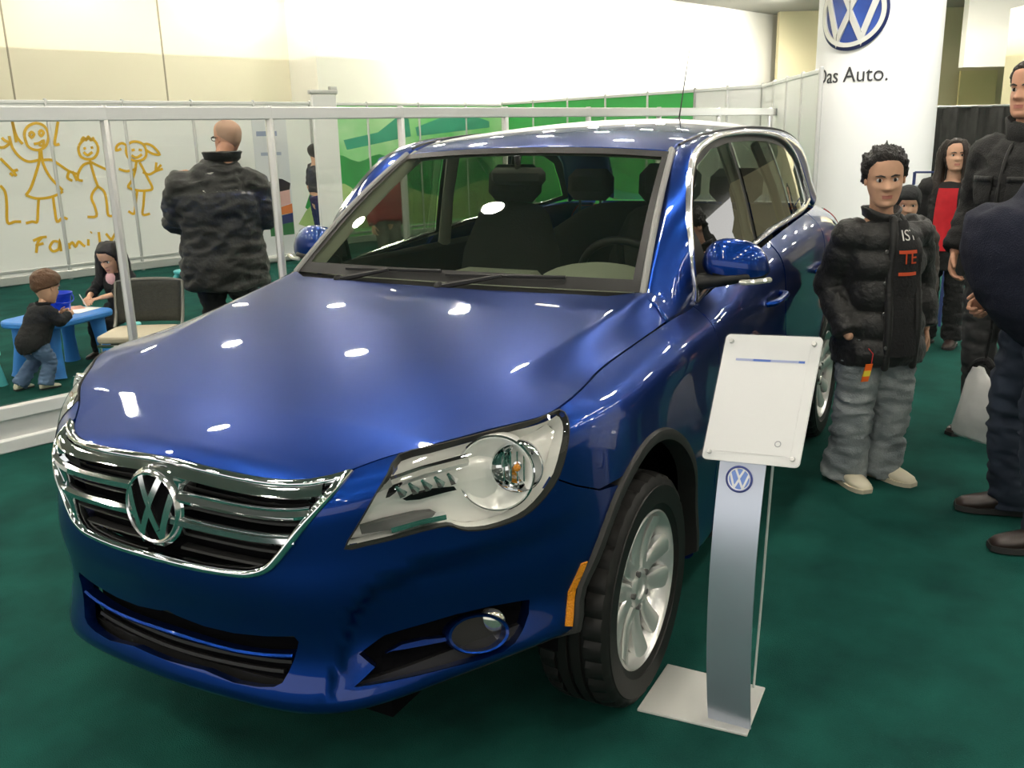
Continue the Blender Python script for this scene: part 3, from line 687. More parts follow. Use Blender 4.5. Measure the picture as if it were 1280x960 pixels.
car = thing('car', 'shiny metallic blue compact SUV with chrome grille, parked beside the white info stand', 'car')
SCH = (.21, .105)                                    # chart scale of the body surface, metres per unit
FS = lambda st: S(st[:, 0], st[:, 1]); NSF = lambda st: S.normal(st[:, 0], st[:, 1])
def flip(r): return [(-a, b) for a, b in r][::-1]
def body(name, ring, m=PAINT, parent=car, **k):
    k.setdefault('sc', SCH); k.setdefault('step', .024); k.setdefault('gap', .0018); return panel(name, FS, NSF, ring, m, parent, **k)
def spt(s, t, off=0.0):
    if not off: return Vector(S(np.array([s]), np.array([t]))[0])
    p = S(np.array([s]), np.array([t]))[0]+S.normal(np.array([s]), np.array([t]))[0]*off; return Vector(p)
def spn(s, t): return Vector(S.normal(np.array([s]), np.array([t]))[0])
def sinv(u, z, s=None, t=4.0):                      # chart place of a point on the car's left flank
    s = s if s is not None else float(np.interp(-u, [-p[0] for p in PLAN], range(len(PLAN))))
    if s is not None:
        for _ in range(40):
            p = spt(s, t); a = (spt(s+.01, t)-p)/.01; b = (spt(s, t+.01)-p)/.01
            det = a.x*b.z-b.x*a.z; du, dz = u-p.x, z-p.z
            if abs(det) < 1e-9 or abs(du)+abs(dz) < 2e-5: break
            s += max(-.4, min(.4, (du*b.z-b.x*dz)/det)); t += max(-.4, min(.4, (a.x*dz-du*a.z)/det)); t = max(-.2, min(7, t)); s = max(.2, min(15, s))
    return s, t
HL = [(a, 6.94 if 5 <= i <= 10 else b) for i, (a, b) in enumerate(PICK['headlight'])]; GR = PICK['grille']; INK = PICK['intake']; FOG = PICK['fog']
AR, AZ = .425, .335                                   # wheel opening radius, axle height
def arch(u0, r, z0, z1, n=26):
    """wheel opening in the chart, from its front foot (height z0) over the top to its rear foot (z1)"""
    a0 = math.asin((z0-AZ)/r); a1 = PI-math.asin((z1-AZ)/r); o = []; s = None; t = 3.
    for k in range(n+1):
        a = a0+(a1-a0)*k/n; u = u0+r*(.88 if math.cos(a) > 0 else .925)*math.cos(a); z = AZ+r*math.sin(a)
        s, t = sinv(u, z, s, t); o.append((s, t))
    return o
AF = arch(0, AR, .375, .25)
k_cut = min(range(len(AF)), key=lambda i: abs(spt(*AF[i]).z-.735))
ARR = arch(-2.604, AR, .25, .28)
# --- front bumper: one cover from wheel arch to wheel arch, open for grille, intake and fog lamps
hl_out = HL[14]; i_tip = 10
hl_low = HL[14:]+[HL[0]]                              # lower edge, outer end to inner lower corner
hl_in = HL[0:6]                                       # inner edge up to the hood
tl = 7.0
right_half = []                                       # from centre bottom to the grille corner on the car's left half
sb, tb = AF[0]
right_half += [(x, 0.0) for x in np.linspace(0, sb-.15, 14)]+[(sb, .15)]
right_half += AF[0:k_cut]
right_half += [(PICK['cut'][2][0]+.02, PICK['cut'][2][1]), PICK['cut'][1], PICK['cut'][0]]
right_half += hl_low[0:]+hl_in[1:]
right_half += [(HL[5][0]-.03, tl), (2.62, tl), (2.60, 6.80)]
gri = [(2.585, 6.75)]+GR[5:]                          # down the grille's side and along its lower edge to the middle
right_half += gri[:-1]+[(0.0, 3.53)]
ring_b = right_half+[(-a, b) for a, b in reversed(right_half[1:-1])]
def outline(r, n=3): return sp2(r, n)
ink = [(0.0, 2.33)]+INK[1:-2]+[(0.0, 1.44)]
ink = ink+[(-a, b) for a, b in reversed(ink[1:-1])]
body('front_bumper', ring_b, holes=[ink, FOG, flip(FOG)], depth=.03)
# --- grille
GR = [(a, 6.93) if i < 4 else (a, b) for i, (a, b) in enumerate(GR)]; gtop = [(0.0, 6.93)]+GR[1:4]+[(2.54, 6.9)]
g_half = gtop+[(2.56, 6.75)]+GR[5:-1]+[(0.0, 3.53)]
g_ring = g_half+[(-a, b) for a, b in reversed(g_half[1:-1])]
grille = body('grille', g_ring, m=DARK, off=-.055, depth=.0)
def on_s(path, off): return [spt(a, b, off) for a, b in path], [spn(a, b) for a, b in path]
fr = MB(); rg = sp2([(a, b) for a, b in g_ring], 3); rg = inset([(a*SCH[0], b*SCH[1]) for a, b in rg], .010); rg = [(a/SCH[0], b/SCH[1]) for a, b in rg]
P_, N_ = on_s(rg, .002); sweep(fr, P_, N_, [(-.010, -.03), (-.010, .003), (-.006, .008), (.0, .010), (.006, .008), (.010, .002), (.010, -.03)], True)
fr.build('grille_frame', CHROME, grille)
def bar(t_of, smax, name, m, h, off, prof=None):
    for sg in (1, -1):
        pts = [(sg*x, t_of(x)) for x in np.linspace(.30, smax, 14)]; P_, N_ = on_s(pts, off); b = MB()
        sweep(b, P_, N_, prof or [(-h, -.012), (-h, .002), (-h*.5, .010), (h*.4, .012), (h, .004), (h, -.012)]); b.build(name, m, grille)
bar(lambda x: 5.62+.08*(x/2)**2-.05*x, 2.20, 'grille_bar', CHROME, .013, -.002)
bar(lambda x: 4.78+.10*(x/2)**2-.06*x, 2.00, 'grille_bar', CHROME, .013, -.002)
for t0, sm in ((6.25, 2.3), (5.2, 2.1), (4.35, 1.75), (3.95, 1.5)):
    bar(lambda x: t0-.05*x+.05*(x/2)**2, sm, 'grille_slat', BLACKP, .006, -.03)
bx = MB(); P_, N_ = on_s([(x, 6.45-.05*abs(x)) for x in np.linspace(-2.3, 2.3, 24)], .001)
sweep(bx, P_, N_, [(-.016, -.02), (-.016, .004), (0, .009), (.012, .008), (.012, -.02)]); bx.build('grille_top_bar', CHROME, grille)
# badge in the grille
ec = Vector((.888, 0, .762)); en = Vector((1, 0, .10)).normalized(); F3 = frame(en, Vector((0, 1, 0)))
eM = Matrix.Translation(ec) @ F3.to_4x4()
emb = MB(); emb.lathe([(.088, -.05), (.094, -.02), (.094, 0), (.089, .004), (.085, 0), (.085, -.05)], 56, axis=en, loc=ec, closed=True)
eb = emb.build('badge', CHROME, grille)
CHROME2 = mat('badge_chrome', (.9, .9, .9), rough=.16, metal=1); emblem(eb, eM, .089, DARK, CHROME2, CHROME2, thick=.012, ring_w=.16, bulge=.010, lw=.19)
# --- lower intake
intake = body('lower_intake', ink, m=DARK, off=-.05, depth=0)
b_ = [(a, b) for a, b in PICK['bar'][1:]]; b_ = [(-a, b) for a, b in reversed(b_)]+b_
P_, N_ = on_s(sp2(b_, 3, False), -.004); q = MB(); sweep(q, P_, N_, [(-.005, -.03), (-.005, 0), (0, .004), (.005, 0), (.005, -.03)]); q.build('intake_bar', PAINT, intake)
for t0, sm in ((1.75, 1.7), (1.6, 1.6), (2.15, 1.8)):
    P_, N_ = on_s([(x, t0+.03*x*x) for x in np.linspace(-sm, sm, 20)], -.035); q = MB(); sweep(q, P_, N_, [(-.004, -.01), (-.004, .004), (.004, .004), (.004, -.01)]); q.build('intake_slat', BLACKP, intake)
lip = MB(); P_, N_ = on_s([(x, .12) for x in np.linspace(-sb+.1, sb-.1, 50)], 0); sweep(lip, P_, N_, [(-.012, -.06), (-.012, .004), (.016, .006), (.02, -.06)]); lip.build('front_lip', BLACKP, car)

for sg in (1, -1):
    R_ = (lambda r: list(r)) if sg > 0 else flip
    # --- headlight
    hl = body('headlight', R_(HL), m=SATIN, off=-.060, depth=0, gap=0)
    wl = MB(); rg = sp2(R_(HL), 2); P_, N_ = on_s(rg, 0); wl.rings([[p+n*-.001 for p, n in zip(P_, N_)], [p-n*.062 for p, n in zip(P_, N_)]], True, False); wl.build('lamp_housing', SATIN, hl)
    body('lamp_lens', R_(HL), m=LENS, parent=hl, off=.001, depth=0, gap=.001)
    P_, N_ = on_s([(a, b) for a, b in rg], 0); q = MB(); sweep(q, P_, N_, [(-.0018, -.02), (-.0018, .002), (.0018, .002), (.0018, -.02)], True); q.build('lamp_seal', BLACKP, hl)
    def hp(key, i, off): a, b = PICK[key][i]; return spt(sg*a, b, off)
    n0 = (spn(sg*PICK['bowl'][0][0], PICK['bowl'][0][1])*.55+Vector((1, 0, 0))*.6).normalized()
    c0 = hp('bowl', 0, -.030); ax = Vector((0, 0, 1))
    q = MB(); q.lathe([(.088, -.05), (.088, -.004), (.084, .004), (.079, 0), (.072, -.018), (.055, -.030), (.03, -.036), (0, -.038)], 40, axis=n0, loc=c0); q.build('main_reflector', SATIN, hl)
    q = MB(); q.lathe([(.089, -.006), (.0905, .002), (.087, .006), (.084, .002)], 44, axis=n0, loc=c0, closed=True); q.build('reflector_ring', CHROME, hl)
    c1 = hp('inner', 0, -.012); q = MB(); q.lathe([(.058, -.03), (.060, .006), (.057, .010), (.054, .004), (.048, -.012), (.034, -.024), (.012, -.03), (.010, -.012), (0, -.010)], 32, axis=n0, loc=c1)
    F_ = frame(n0, Vector((0, 0, 1)))
    for k in range(5): q.box(c1+F_ @ Vector((0, -.03+.015*k, -.012)), (.07, .003, .012), F_)
    q.build('beam_lamp', CHROME, hl)
    q = MB(); q.sphere(c1+n0*.004, .009, 12, 8); q.build('bulb', AMBER, hl)
    body('lamp_recess', R_(PICK['dark1']), m=DARK, parent=hl, off=-.022, depth=0, gap=0)
    body('lamp_recess', R_(PICK['dark2']), m=DARK, parent=hl, off=-.034, depth=0, gap=0)
    body('running_light', R_(PICK['strip']), m=GREYP, parent=hl, off=-.03, depth=.02, gap=0)
    q = MB(); a, b = PICK['dark2'][0], PICK['dark2'][3]
    for k in range(5):
        f = k/4; s_, t_ = a[0]+(b[0]-a[0])*f, a[1]+(b[1]-a[1])*f+.16; c = spt(sg*s_, t_, -.04); q.tube([c, c+Vector((.02, 0, .022))], [.012, .004], 6)
    q.build('lamp_blades', CHROME, hl)
    top = [(a, b-.28) for a, b in PICK['headlight'][5:8]]; P_, N_ = on_s(R_(top), -.02); q = MB(); sweep(q, P_, N_, [(-.010, -.02), (-.010, .004), (.0, .010), (.010, .004), (.010, -.02)]); q.build('lamp_bezel', CHROME, hl)
    low = [PICK['headlight'][i] for i in (23, 22, 21)]; P_, N_ = on_s(R_([(a, b+.16) for a, b in low]), -.015); q = MB(); sweep(q, P_, N_, [(-.006, -.02), (-.006, .004), (.006, .004), (.006, -.02)]); q.build('lamp_bezel', CHROME, hl)
    # --- fog lamp
    fg = body('fog_lamp_recess', R_(FOG), m=DARK, off=-.055, depth=0, gap=0)
    wl = MB(); rg = sp2(R_(FOG), 2); P_, N_ = on_s(rg, 0); wl.rings([[p-n*.002 for p, n in zip(P_, N_)], [p-n*.056 for p, n in zip(P_, N_)]], True, False); wl.build('recess_wall', PAINT, fg)
    c, l_, r_, t_, b_ = [hp('foglampC', i, -.008) for i in range(5)]; n_ = spn(sg*PICK['foglampC'][0][0], PICK['foglampC'][0][1])
    xa = (r_-l_)/2; ya = (t_-b_)/2; Mx = Matrix(((xa.x, ya.x, n_.x, c.x), (xa.y, ya.y, n_.y, c.y), (xa.z, ya.z, n_.z, c.z), (0, 0, 0, 1)))
    q = MB(); q.lathe([(1, -.05), (1.0, 0), (.95, .006), (.86, .004), (.80, -.03)], 36, closed=False); q.f = q.f[:-2]; q.m = q.m[:len(q.f)]; q.xf(Mx); q.build('fog_bezel', PAINT, fg)
    q = MB(); q.lathe([(.82, -.025), (.5, -.03), (0, -.032)], 30); q.xf(Mx); q.build('fog_cup', mat('gloss_black', (.01, .01, .012), .15), fg)
    lc = hp('foglens', 0, -.034); q = MB(); q.sphere(lc, (.034, .030, .014), 18, 10, frame(n_*.6+Vector((.8, 0, 0)))); q.build('fog_lens', mat('fog_lens', (.62, .62, .55), .12, metal=.8), fg)
    body('fog_fin', R_(PICK['fin']), parent=fg, off=-.012, depth=.03, gap=0)
    # --- fender
    fen = [PICK['cut'][0], PICK['cut'][1], (PICK['cut'][2][0]+.02, PICK['cut'][2][1])]+AF[k_cut:]
    sd_b, td_b = sinv(-.60, .27); s_d = sinv(-.62, .8)[0]
    fen += [(AF[-1][0]+.02, 0), (sd_b, 0), (s_d, 3), (s_d+.06, 5.5), (9.95, 7)]+[(x, 7) for x in np.linspace(9.8, 6.05, 20)]
    fen += [HL[10], HL[11], HL[12], HL[13], HL[14]]
    body('front_fender', R_(fen))
    # --- doors, quarter panel
    s_m = sinv(-1.56, .8)[0]; s_m0 = sinv(-1.52, .3)[0]; s_m7 = sinv(-1.56, 1.12, None, 6.9)[0]
    door1 = [(sd_b, 1.35), (s_d, 3), (s_d+.06, 5.5), (9.95, 7)]+[(x, 7) for x in np.linspace(10.1, s_m7, 12)]+[(s_m, 3.5), (s_m0, 1.35)]
    d1 = body('front_door', R_(door1))
    body('sill_trim', R_([(sd_b, 0), (sd_b, 1.35), (s_m0, 1.35), (s_m0, 0)]), m=BLACKP, off=.008)
    s_r7 = sinv(-2.46, 1.16, None, 6.9)[0]; kk = min(range(len(ARR)), key=lambda i: abs(spt(*ARR[i]).z-.72) if spt(*ARR[i]).x > -2.604 else 9)
    door2 = [(s_m0, 1.35), (s_m, 3.5)]+[(x, 7) for x in np.linspace(s_m7, s_r7, 12)]+[(sinv(-2.40, .95)[0], 5.3)]+[ARR[i] for i in range(kk, -1, -1)]+[(ARR[0][0]-.05, 1.35)]
    d2 = body('rear_door', R_(door2))
    body('sill_trim', R_([(s_m0, 0), (s_m0, 1.35), (ARR[0][0]-.05, 1.35), (ARR[0][0]-.02, 0)]), m=BLACKP, off=.008)
    qtr = [(sinv(-2.40, .95)[0], 5.3), (s_r7, 7)]+[(x, 7) for x in np.linspace(s_r7+.05, 14.5, 10)]+[(14.7, 5.2), (14.7, 0)]+[ARR[i] for i in range(len(ARR)-1, kk-1, -1)]
    body('rear_quarter', R_(qtr))
    # --- black wheel-arch mouldings
    for u0, nm in ((0, 'front'), (-2.604, 'rear')):
        A = arch(u0, AR+.004, .36 if u0 == 0 else .25, .25 if u0 == 0 else .3, 40); A = R_(A)
        P_, N_ = on_s(A, 0); q = MB(); pr = [(-.002, -.05), (-.004, .008), (.008, .011), (.024, .007), (.030, -.004), (.022, -.05)]
        cx = Vector((u0, 0, AZ)); 
        Rg = []
        for p, n in zip(P_, N_):
            rad = (Vector((p.x, 0, p.z))-cx).normalized(); Rg.append([p+rad*x+n*y for x, y in pr])
        q.rings(Rg); q.build('wheel_arch_moulding', mat('arch_plastic', (.026, .026, .025), .5, spec=.3), car)
        w = MB(); Rg = []
        for k in range(25):
            a = -.02+(PI+.04)*k/24; Rg.append([Vector((u0+.395*math.cos(a), sg*v, AZ+.42*math.sin(a))) for v in (.79, .45)])
        w.rings(Rg, False, False); w.build('wheel_liner', DARK, car)
    body('side_marker', R_([sinv(u, z, 6.0, 2.5) for u, z in ((.354, .568), (.372, .568), (.398, .50), (.422, .42), (.402, .412), (.378, .50))]), m=AMBER, off=.004, depth=.004, gap=0)
    # door handles
    for u in (-1.36, -2.26):
        s_, t_ = sinv(u, .93, None, 5.5); p = spt(sg*s_, t_, .03); n_ = spn(sg*s_, t_); q = MB()
        q.tube(spline([p-n_*.03+Vector((.10, 0, -.004)), p+Vector((.07, 0, 0)), p+Vector((-.07, 0, .006)), p-n_*.03+Vector((-.10, 0, .008))], 5), .013, 8, ry=.016, dome=True); q.build('door_handle', PAINT, d1 if u > -2 else d2)
# --- hood
FH = lambda uv: np.stack([uv[:, 0], uv[:, 1], hood_z(uv[:, 0], uv[:, 1])], 1)
def NH(uv):
    e = .012; u, v = uv[:, 0], uv[:, 1]; a = (hood_z(u+e, v)-hood_z(u-e, v))/(2*e); b = (hood_z(u, v+e)-hood_z(u, v-e))/(2*e)
    n = np.stack([-a, -b, np.ones_like(a)], 1); return n/np.linalg.norm(n, axis=1, keepdims=True)
he = [tuple(spt(s_, 7)[:2]) for s_ in np.linspace(0, 9.35, 60)]
he = he+[(-.37, .60), (-.345, .40), (-.325, .2), (-.32, 0)]
h_ring = he+[(x, -y) for x, y in reversed(he[1:-1])]
panel('hood', FH, NH, h_ring, PAINT, car, step=.022, gap=.003, depth=.02)
# --- pillars, roof, glass
def Vs(u, z):
    v = .655+.265*(1.535-z); v = v+.010*np.sin(np.clip((z-1.05)/.5, 0, 1)*PI)
    return v-.10*np.clip((-2.2-u)/1.0, 0, 1)**1.5-.02*np.clip((u+1.3)/.6, 0, 1)*np.clip((z-1.2)/.3, 0, 1)
c1 = [(-.41, .70, 1.083), (-.44, .69, 1.09), (-.64, .655, 1.235), (-.84, .615, 1.375), (-1.03, .575, 1.495), (-1.2, .580, 1.535), (-1.5, .595, 1.56), (-2, .60, 1.57), (-2.5, .595, 1.555), (-2.9, .575, 1.52), (-3.1, .565, 1.475), (-3.2, .57, 1.38), (-3.29, .585, 1.25), (-3.32, .60, 1.16)]
c2 = [(-.40, .782, 1.008), (-.655, .787, 1.026)]+[(u, float(Vs(u, z)), z) for u, z in ((-.70, 1.16), (-.79, 1.31), (-.97, 1.465), (-1.2, 1.53), (-1.5, 1.552), (-2, 1.548), (-2.4, 1.51), (-2.66, 1.42), (-2.76, 1.31), (-2.82, 1.24), (-2.85, 1.20))]+[(-2.90, .715, 1.166)]
C1 = spline(c1, 6); C2 = spline(c2, 6)
HEAD = (-1.0, 1.518)
roofst = [(-1.03, .575, 1.495, -1.0, 1.518), (-1.2, .580, 1.535, -1.18, 1.562), (-1.5, .595, 1.56, -1.5, 1.597), (-2, .60, 1.57, -2, 1.622), (-2.5, .595, 1.555, -2.5, 1.618), (-2.9, .575, 1.52, -2.92, 1.590), (-3.1, .565, 1.475, -3.2, 1.55)]
def roofgrid(n=20):
    A = [np.array(spline([(a[0], a[1], a[2]) for a in roofst], 6)), np.array(spline([(a[3], 0, a[4]) for a in roofst], 6))]
    G = []
    for e, c in zip(*A):
        r = []
        for w in np.linspace(-1, 1, 2*n+1): k = 1-abs(w)**2.2; r.append((e[0]+(c[0]-e[0])*k, w*e[1], e[2]+(c[2]-e[2])*k))
        G.append(r)
    return np.array(G)
sheet('roof', roofgrid(), PAINT, car, .01)
for sg in (1, -1):
    G = []
    for p, q in zip(C1, C2):
        r = []; up = Vector((0, sg*.6, .7))
        p = Vector((p.x, sg*p.y, p.z)); q = Vector((q.x, sg*q.y, q.z)); d = (q-p).length
        for k in range(9): w = k/8; r.append(p.lerp(q, w)+up*(.85*d*w*(1-w)*.55))
        G.append(r)
    sheet('side_frame', G, PAINT, car, .01)
    q = MB(); P_ = [Vector((p.x, sg*(p.y+.006), p.z+.002)) for p in C1[26:60]]; q.tube(P_, .006, 6); q.build('roof_moulding', BLACKP, car)
    # side windows in the door frames
    FSd = lambda a: np.stack([a[:, 0], sg*Vs(a[:, 0], a[:, 1]), a[:, 1]], 1)
    def NSd(a):
        e = .01; u, z = a[:, 0], a[:, 1]; du = (Vs(u+e, z)-Vs(u-e, z))/(2*e); dz = (Vs(u, z+e)-Vs(u, z-e))/(2*e)
        n = np.stack([-du, np.ones_like(du), -dz], 1); n[:, 1] *= 1; n = n/np.linalg.norm(n, axis=1, keepdims=True); n[:, 1] *= sg; return n
    belt = [(-2.83, 1.20), (-2.6, 1.178), (-2.2, 1.168), (-1.8, 1.150), (-1.4, 1.118), (-1.0, 1.080), (-.80, 1.054), (-.668, 1.034)]
    dlo = [(p.x, p.z) for p in C2[6:-6]]; full = dlo+[tuple(p) for p in belt]
    full = resample(full, .05)
    wins = [[(-.80, 1.075), (-.80, 1.26), (-.88, 1.355), (-1.02, 1.45), (-1.22, 1.503), (-1.45, 1.520), (-1.50, 1.13), (-1.2, 1.105)],
            [(-1.55, 1.138), (-1.505, 1.521), (-1.85, 1.520), (-2.06, 1.512), (-2.19, 1.172), (-1.85, 1.160)],
            [(-2.225, 1.176), (-2.10, 1.508), (-2.38, 1.475), (-2.60, 1.405), (-2.70, 1.31), (-2.78, 1.215), (-2.6, 1.19)]]
    panel('window_frame', FSd, NSd, full, BLACKP, car, step=.05, off=-.012, depth=0, holes=wins)
    for w in wins: panel('side_window', FSd, NSd, w, SIDEG, car, step=.05, off=-.006, depth=0)
    tr = MB(); P_ = [Vector((u, sg*float(Vs(u, z)), z)) for u, z in full]; N_ = [Vector(n) for n in NSd(np.array(full))]
    sweep(tr, P_, N_, [(-.011, -.01), (-.011, .004), (-.004, .008), (.004, .008), (.011, .004), (.011, -.01)], True); tr.build('window_trim', TRIM, car)
    # mirror
    sail = [(-.675, 1.042), (-.70, 1.17), (-.75, 1.275), (-.80, 1.20), (-.86, 1.082)]
    mir = panel('side_mirror', FSd, NSd, sail, BLACKP, car, step=.03, off=.004, depth=.02)
    mc = Vector((-.765, sg*.885, 1.128)); q = MB(); Rg = []
    for k in range(15):                                # housing lofted from its inner end to its outer end
        w = k/14*2-1; e = max(.02, (1-abs(w)**2.6))**.5; y = w*.105
        row = []
        for j in range(24):
            a = 2*PI*j/24; cx = math.cos(a); cz = math.sin(a)
            row.append(mc+Vector(((.055 if cx > 0 else .075)*e*cx-.02*w, sg*y, (.092 if cz > 0 else .050)*e*(cz if cz > 0 else math.copysign(abs(cz)**.6, cz))+.006-.012*w)))
        Rg.append(row)
    top = MB().rings(Rg); 
    bmx = MB(); bmx.v = top.v
    up = [i for i, f in enumerate(top.f) if sum(top.v[j][2] for j in f)/len(f) > mc.z-.012]
    a_ = MB(); a_.v = list(top.v); a_.f = [top.f[i] for i in up]; a_.m = [0]*len(a_.f); a_.build('mirror_cap', PAINT, mir)
    b_ = MB(); b_.v = [tuple(mc+(Vector(p)-mc)*.985) for p in top.v]; b_.f = top.f; b_.m = [0]*len(top.f); b_.build('mirror_housing', BLACKP, mir)
    q = MB(); q.tube([(-.73, sg*.755, 1.085), (-.735, sg*.80, 1.088), (-.735, sg*.87, 1.100), (-.735, sg*.93, 1.108)], [.045, .038, .034, .022], 14, ry=[.03, .026, .022, .014], ref=(1, 0, 0), dome=True); q.build('mirror_arm', BLACKP, mir)
    q = MB(); q.tube([mc+Vector((.052, sg*.035, -.035)), mc+Vector((.045, sg*.075, -.033)), mc+Vector((.016, sg*.116, -.028))], .009, 8, dome=True); q.build('turn_signal', mat('clear_signal', (.75, .74, .66), .15, metal=.5), mir)
    q = MB(); q.lathe([(0, 0), (.075, 0), (.075, .003), (0, .003)], 24, axis=(-1, 0, .02), loc=mc+Vector((-.076, 0, .01))); q.build('mirror_glass', CHROME, mir)
# windscreen
def wsgrid(d=0, n=16, m=14, e0=0, e1=1, w0=-1, w1=1):
    G = []
    for i in range(m+1):
        f = e0+(e1-e0)*i/m; ve = .690+(.572-.690)*f; r = []
        for j in range(2*n+1):
            w = w0+(w1-w0)*j/(2*n); k = 1-abs(w)**2.2
            ue = -.44+(-1.03+.44)*f; uc = -.365+(-1.0+.365)*f; ze = 1.088+(1.494-1.088)*f; zc = 1.096+(1.517-1.096)*f
            r.append((ue+(uc-ue)*k+.012*math.sin(PI*f)+d*.55, w*ve, ze+(zc-ze)*k+.018*math.sin(PI*f)+d*.8))
        G.append(r)
    return G
ws = sheet('windscreen', wsgrid(), SCREEN, car)
for nm, k in (('top', dict(e0=.945, e1=1)), ('bottom', dict(e0=0, e1=.07)), ('l', dict(w0=-1, w1=-.945)), ('r', dict(w0=.945, w1=1))): sheet('windscreen_border', wsgrid(.003, m=8, **k), BLACKP, ws)
for sg in (1, -1):
    q = MB(); q.tube([Vector(p)+Vector((.004, 0, .004)) for p in [r[0 if sg < 0 else -1] for r in wsgrid()]], .011, 8, dome=True); q.build('windscreen_moulding', mat('seal_grey', (.28, .28, .27), .4), ws)
cw = []
for f in (0, .33, .66, 1): 
    r = []
    for v in np.linspace(-.70, .70, 25):
        k = 1-abs(v/.7)**2.2; a = Vector((-.385+.062*k, v, float(hood_z(-.385+.062*k, v))-.004)); b = Vector((-.445+.075*k, v*.985, 1.086+.008*k)); p = a.lerp(b, f); p.z -= .02*math.sin(PI*f); r.append(tuple(p))
    cw.append(r)
sheet('cowl', cw, BLACKP, car, .01)
for (v0, v1, f1) in ((.02, .64, .02), (-.62, -.02, .02)):
    G = wsgrid(.012); g = lambda w, f: Vector(np.array(wsgrid(.014, n=1, m=1, e0=f, e1=f+.01, w0=w-.001, w1=w+.001))[0][1])
    w_ = MB(); w_.tube([g(v0+(v1-v0)*k/10, .02+f1*k/10+.01) for k in range(11)], .006, 6); wp = w_.build('wiper', BLACKP, car)
    a_ = MB(); p0 = g(v0, .0)+Vector((.03, 0, -.02)); a_.tube([p0, g(v0+(v1-v0)*.5, .015+f1*.3)+Vector((.006, 0, .012))], [.011, .006], 6); a_.sphere(p0, .018, 10, 8); a_.build('wiper_arm', BLACKP, wp)
# rear end
rw = []
for f in np.linspace(0, 1, 8):
    r = []
    for w in np.linspace(-1, 1, 13):
        k = 1-abs(w)**2.2; e0 = Vector((-3.12, w*.555, 1.47)); c0 = Vector((-3.21+.0, w*.555, 1.545)); e1 = Vector((-3.33, w*.60, 1.15)); c1_ = Vector((-3.40, w*.60, 1.15))
        r.append(tuple(e0.lerp(c0, k).lerp(e1.lerp(c1_, k), f)))
    rw.append(r)
sheet('rear_window', rw, SIDEG, car)
tg = [(14.75, 7), (14.75, 0)]+[(x, 0) for x in np.linspace(14.9, 17, 8)]+[(x, 7) for x in np.linspace(17, 14.9, 8)]
body('tailgate', tg, step=.05); body('tailgate', flip(tg), step=.05)
for sg in (1, -1):
    tlr = [(14.15, 5.6), (14.1, 6.6), (15.6, 6.6), (15.6, 5.4)]; body('tail_light', tlr if sg > 0 else flip(tlr), m=mat('tail_red', srgb(150, 12, 14), .15, coat=1), off=.006)
ub = MB(); ub.box((-1.25, 0, .27), (3.9, 1.0, .06)); ub.box((-1.30, 0, .29), (1.55, 1.60, .06)); ub.build('underbody', DARK, car)
fw = MB(); fw.box((-.55, 0, .65), (.05, 1.30, .75)); fw.build('firewall', DARK, car)
an = MB(); an.tube([(-2.78, 0, 1.60), (-2.80, 0, 1.635), (-2.96, 0, 2.02)], [.012, .004, .0018], 8); an.sphere((-2.77, 0, 1.612), (.05, .025, .02), 14, 8); an.build('antenna', BLACKP, car)
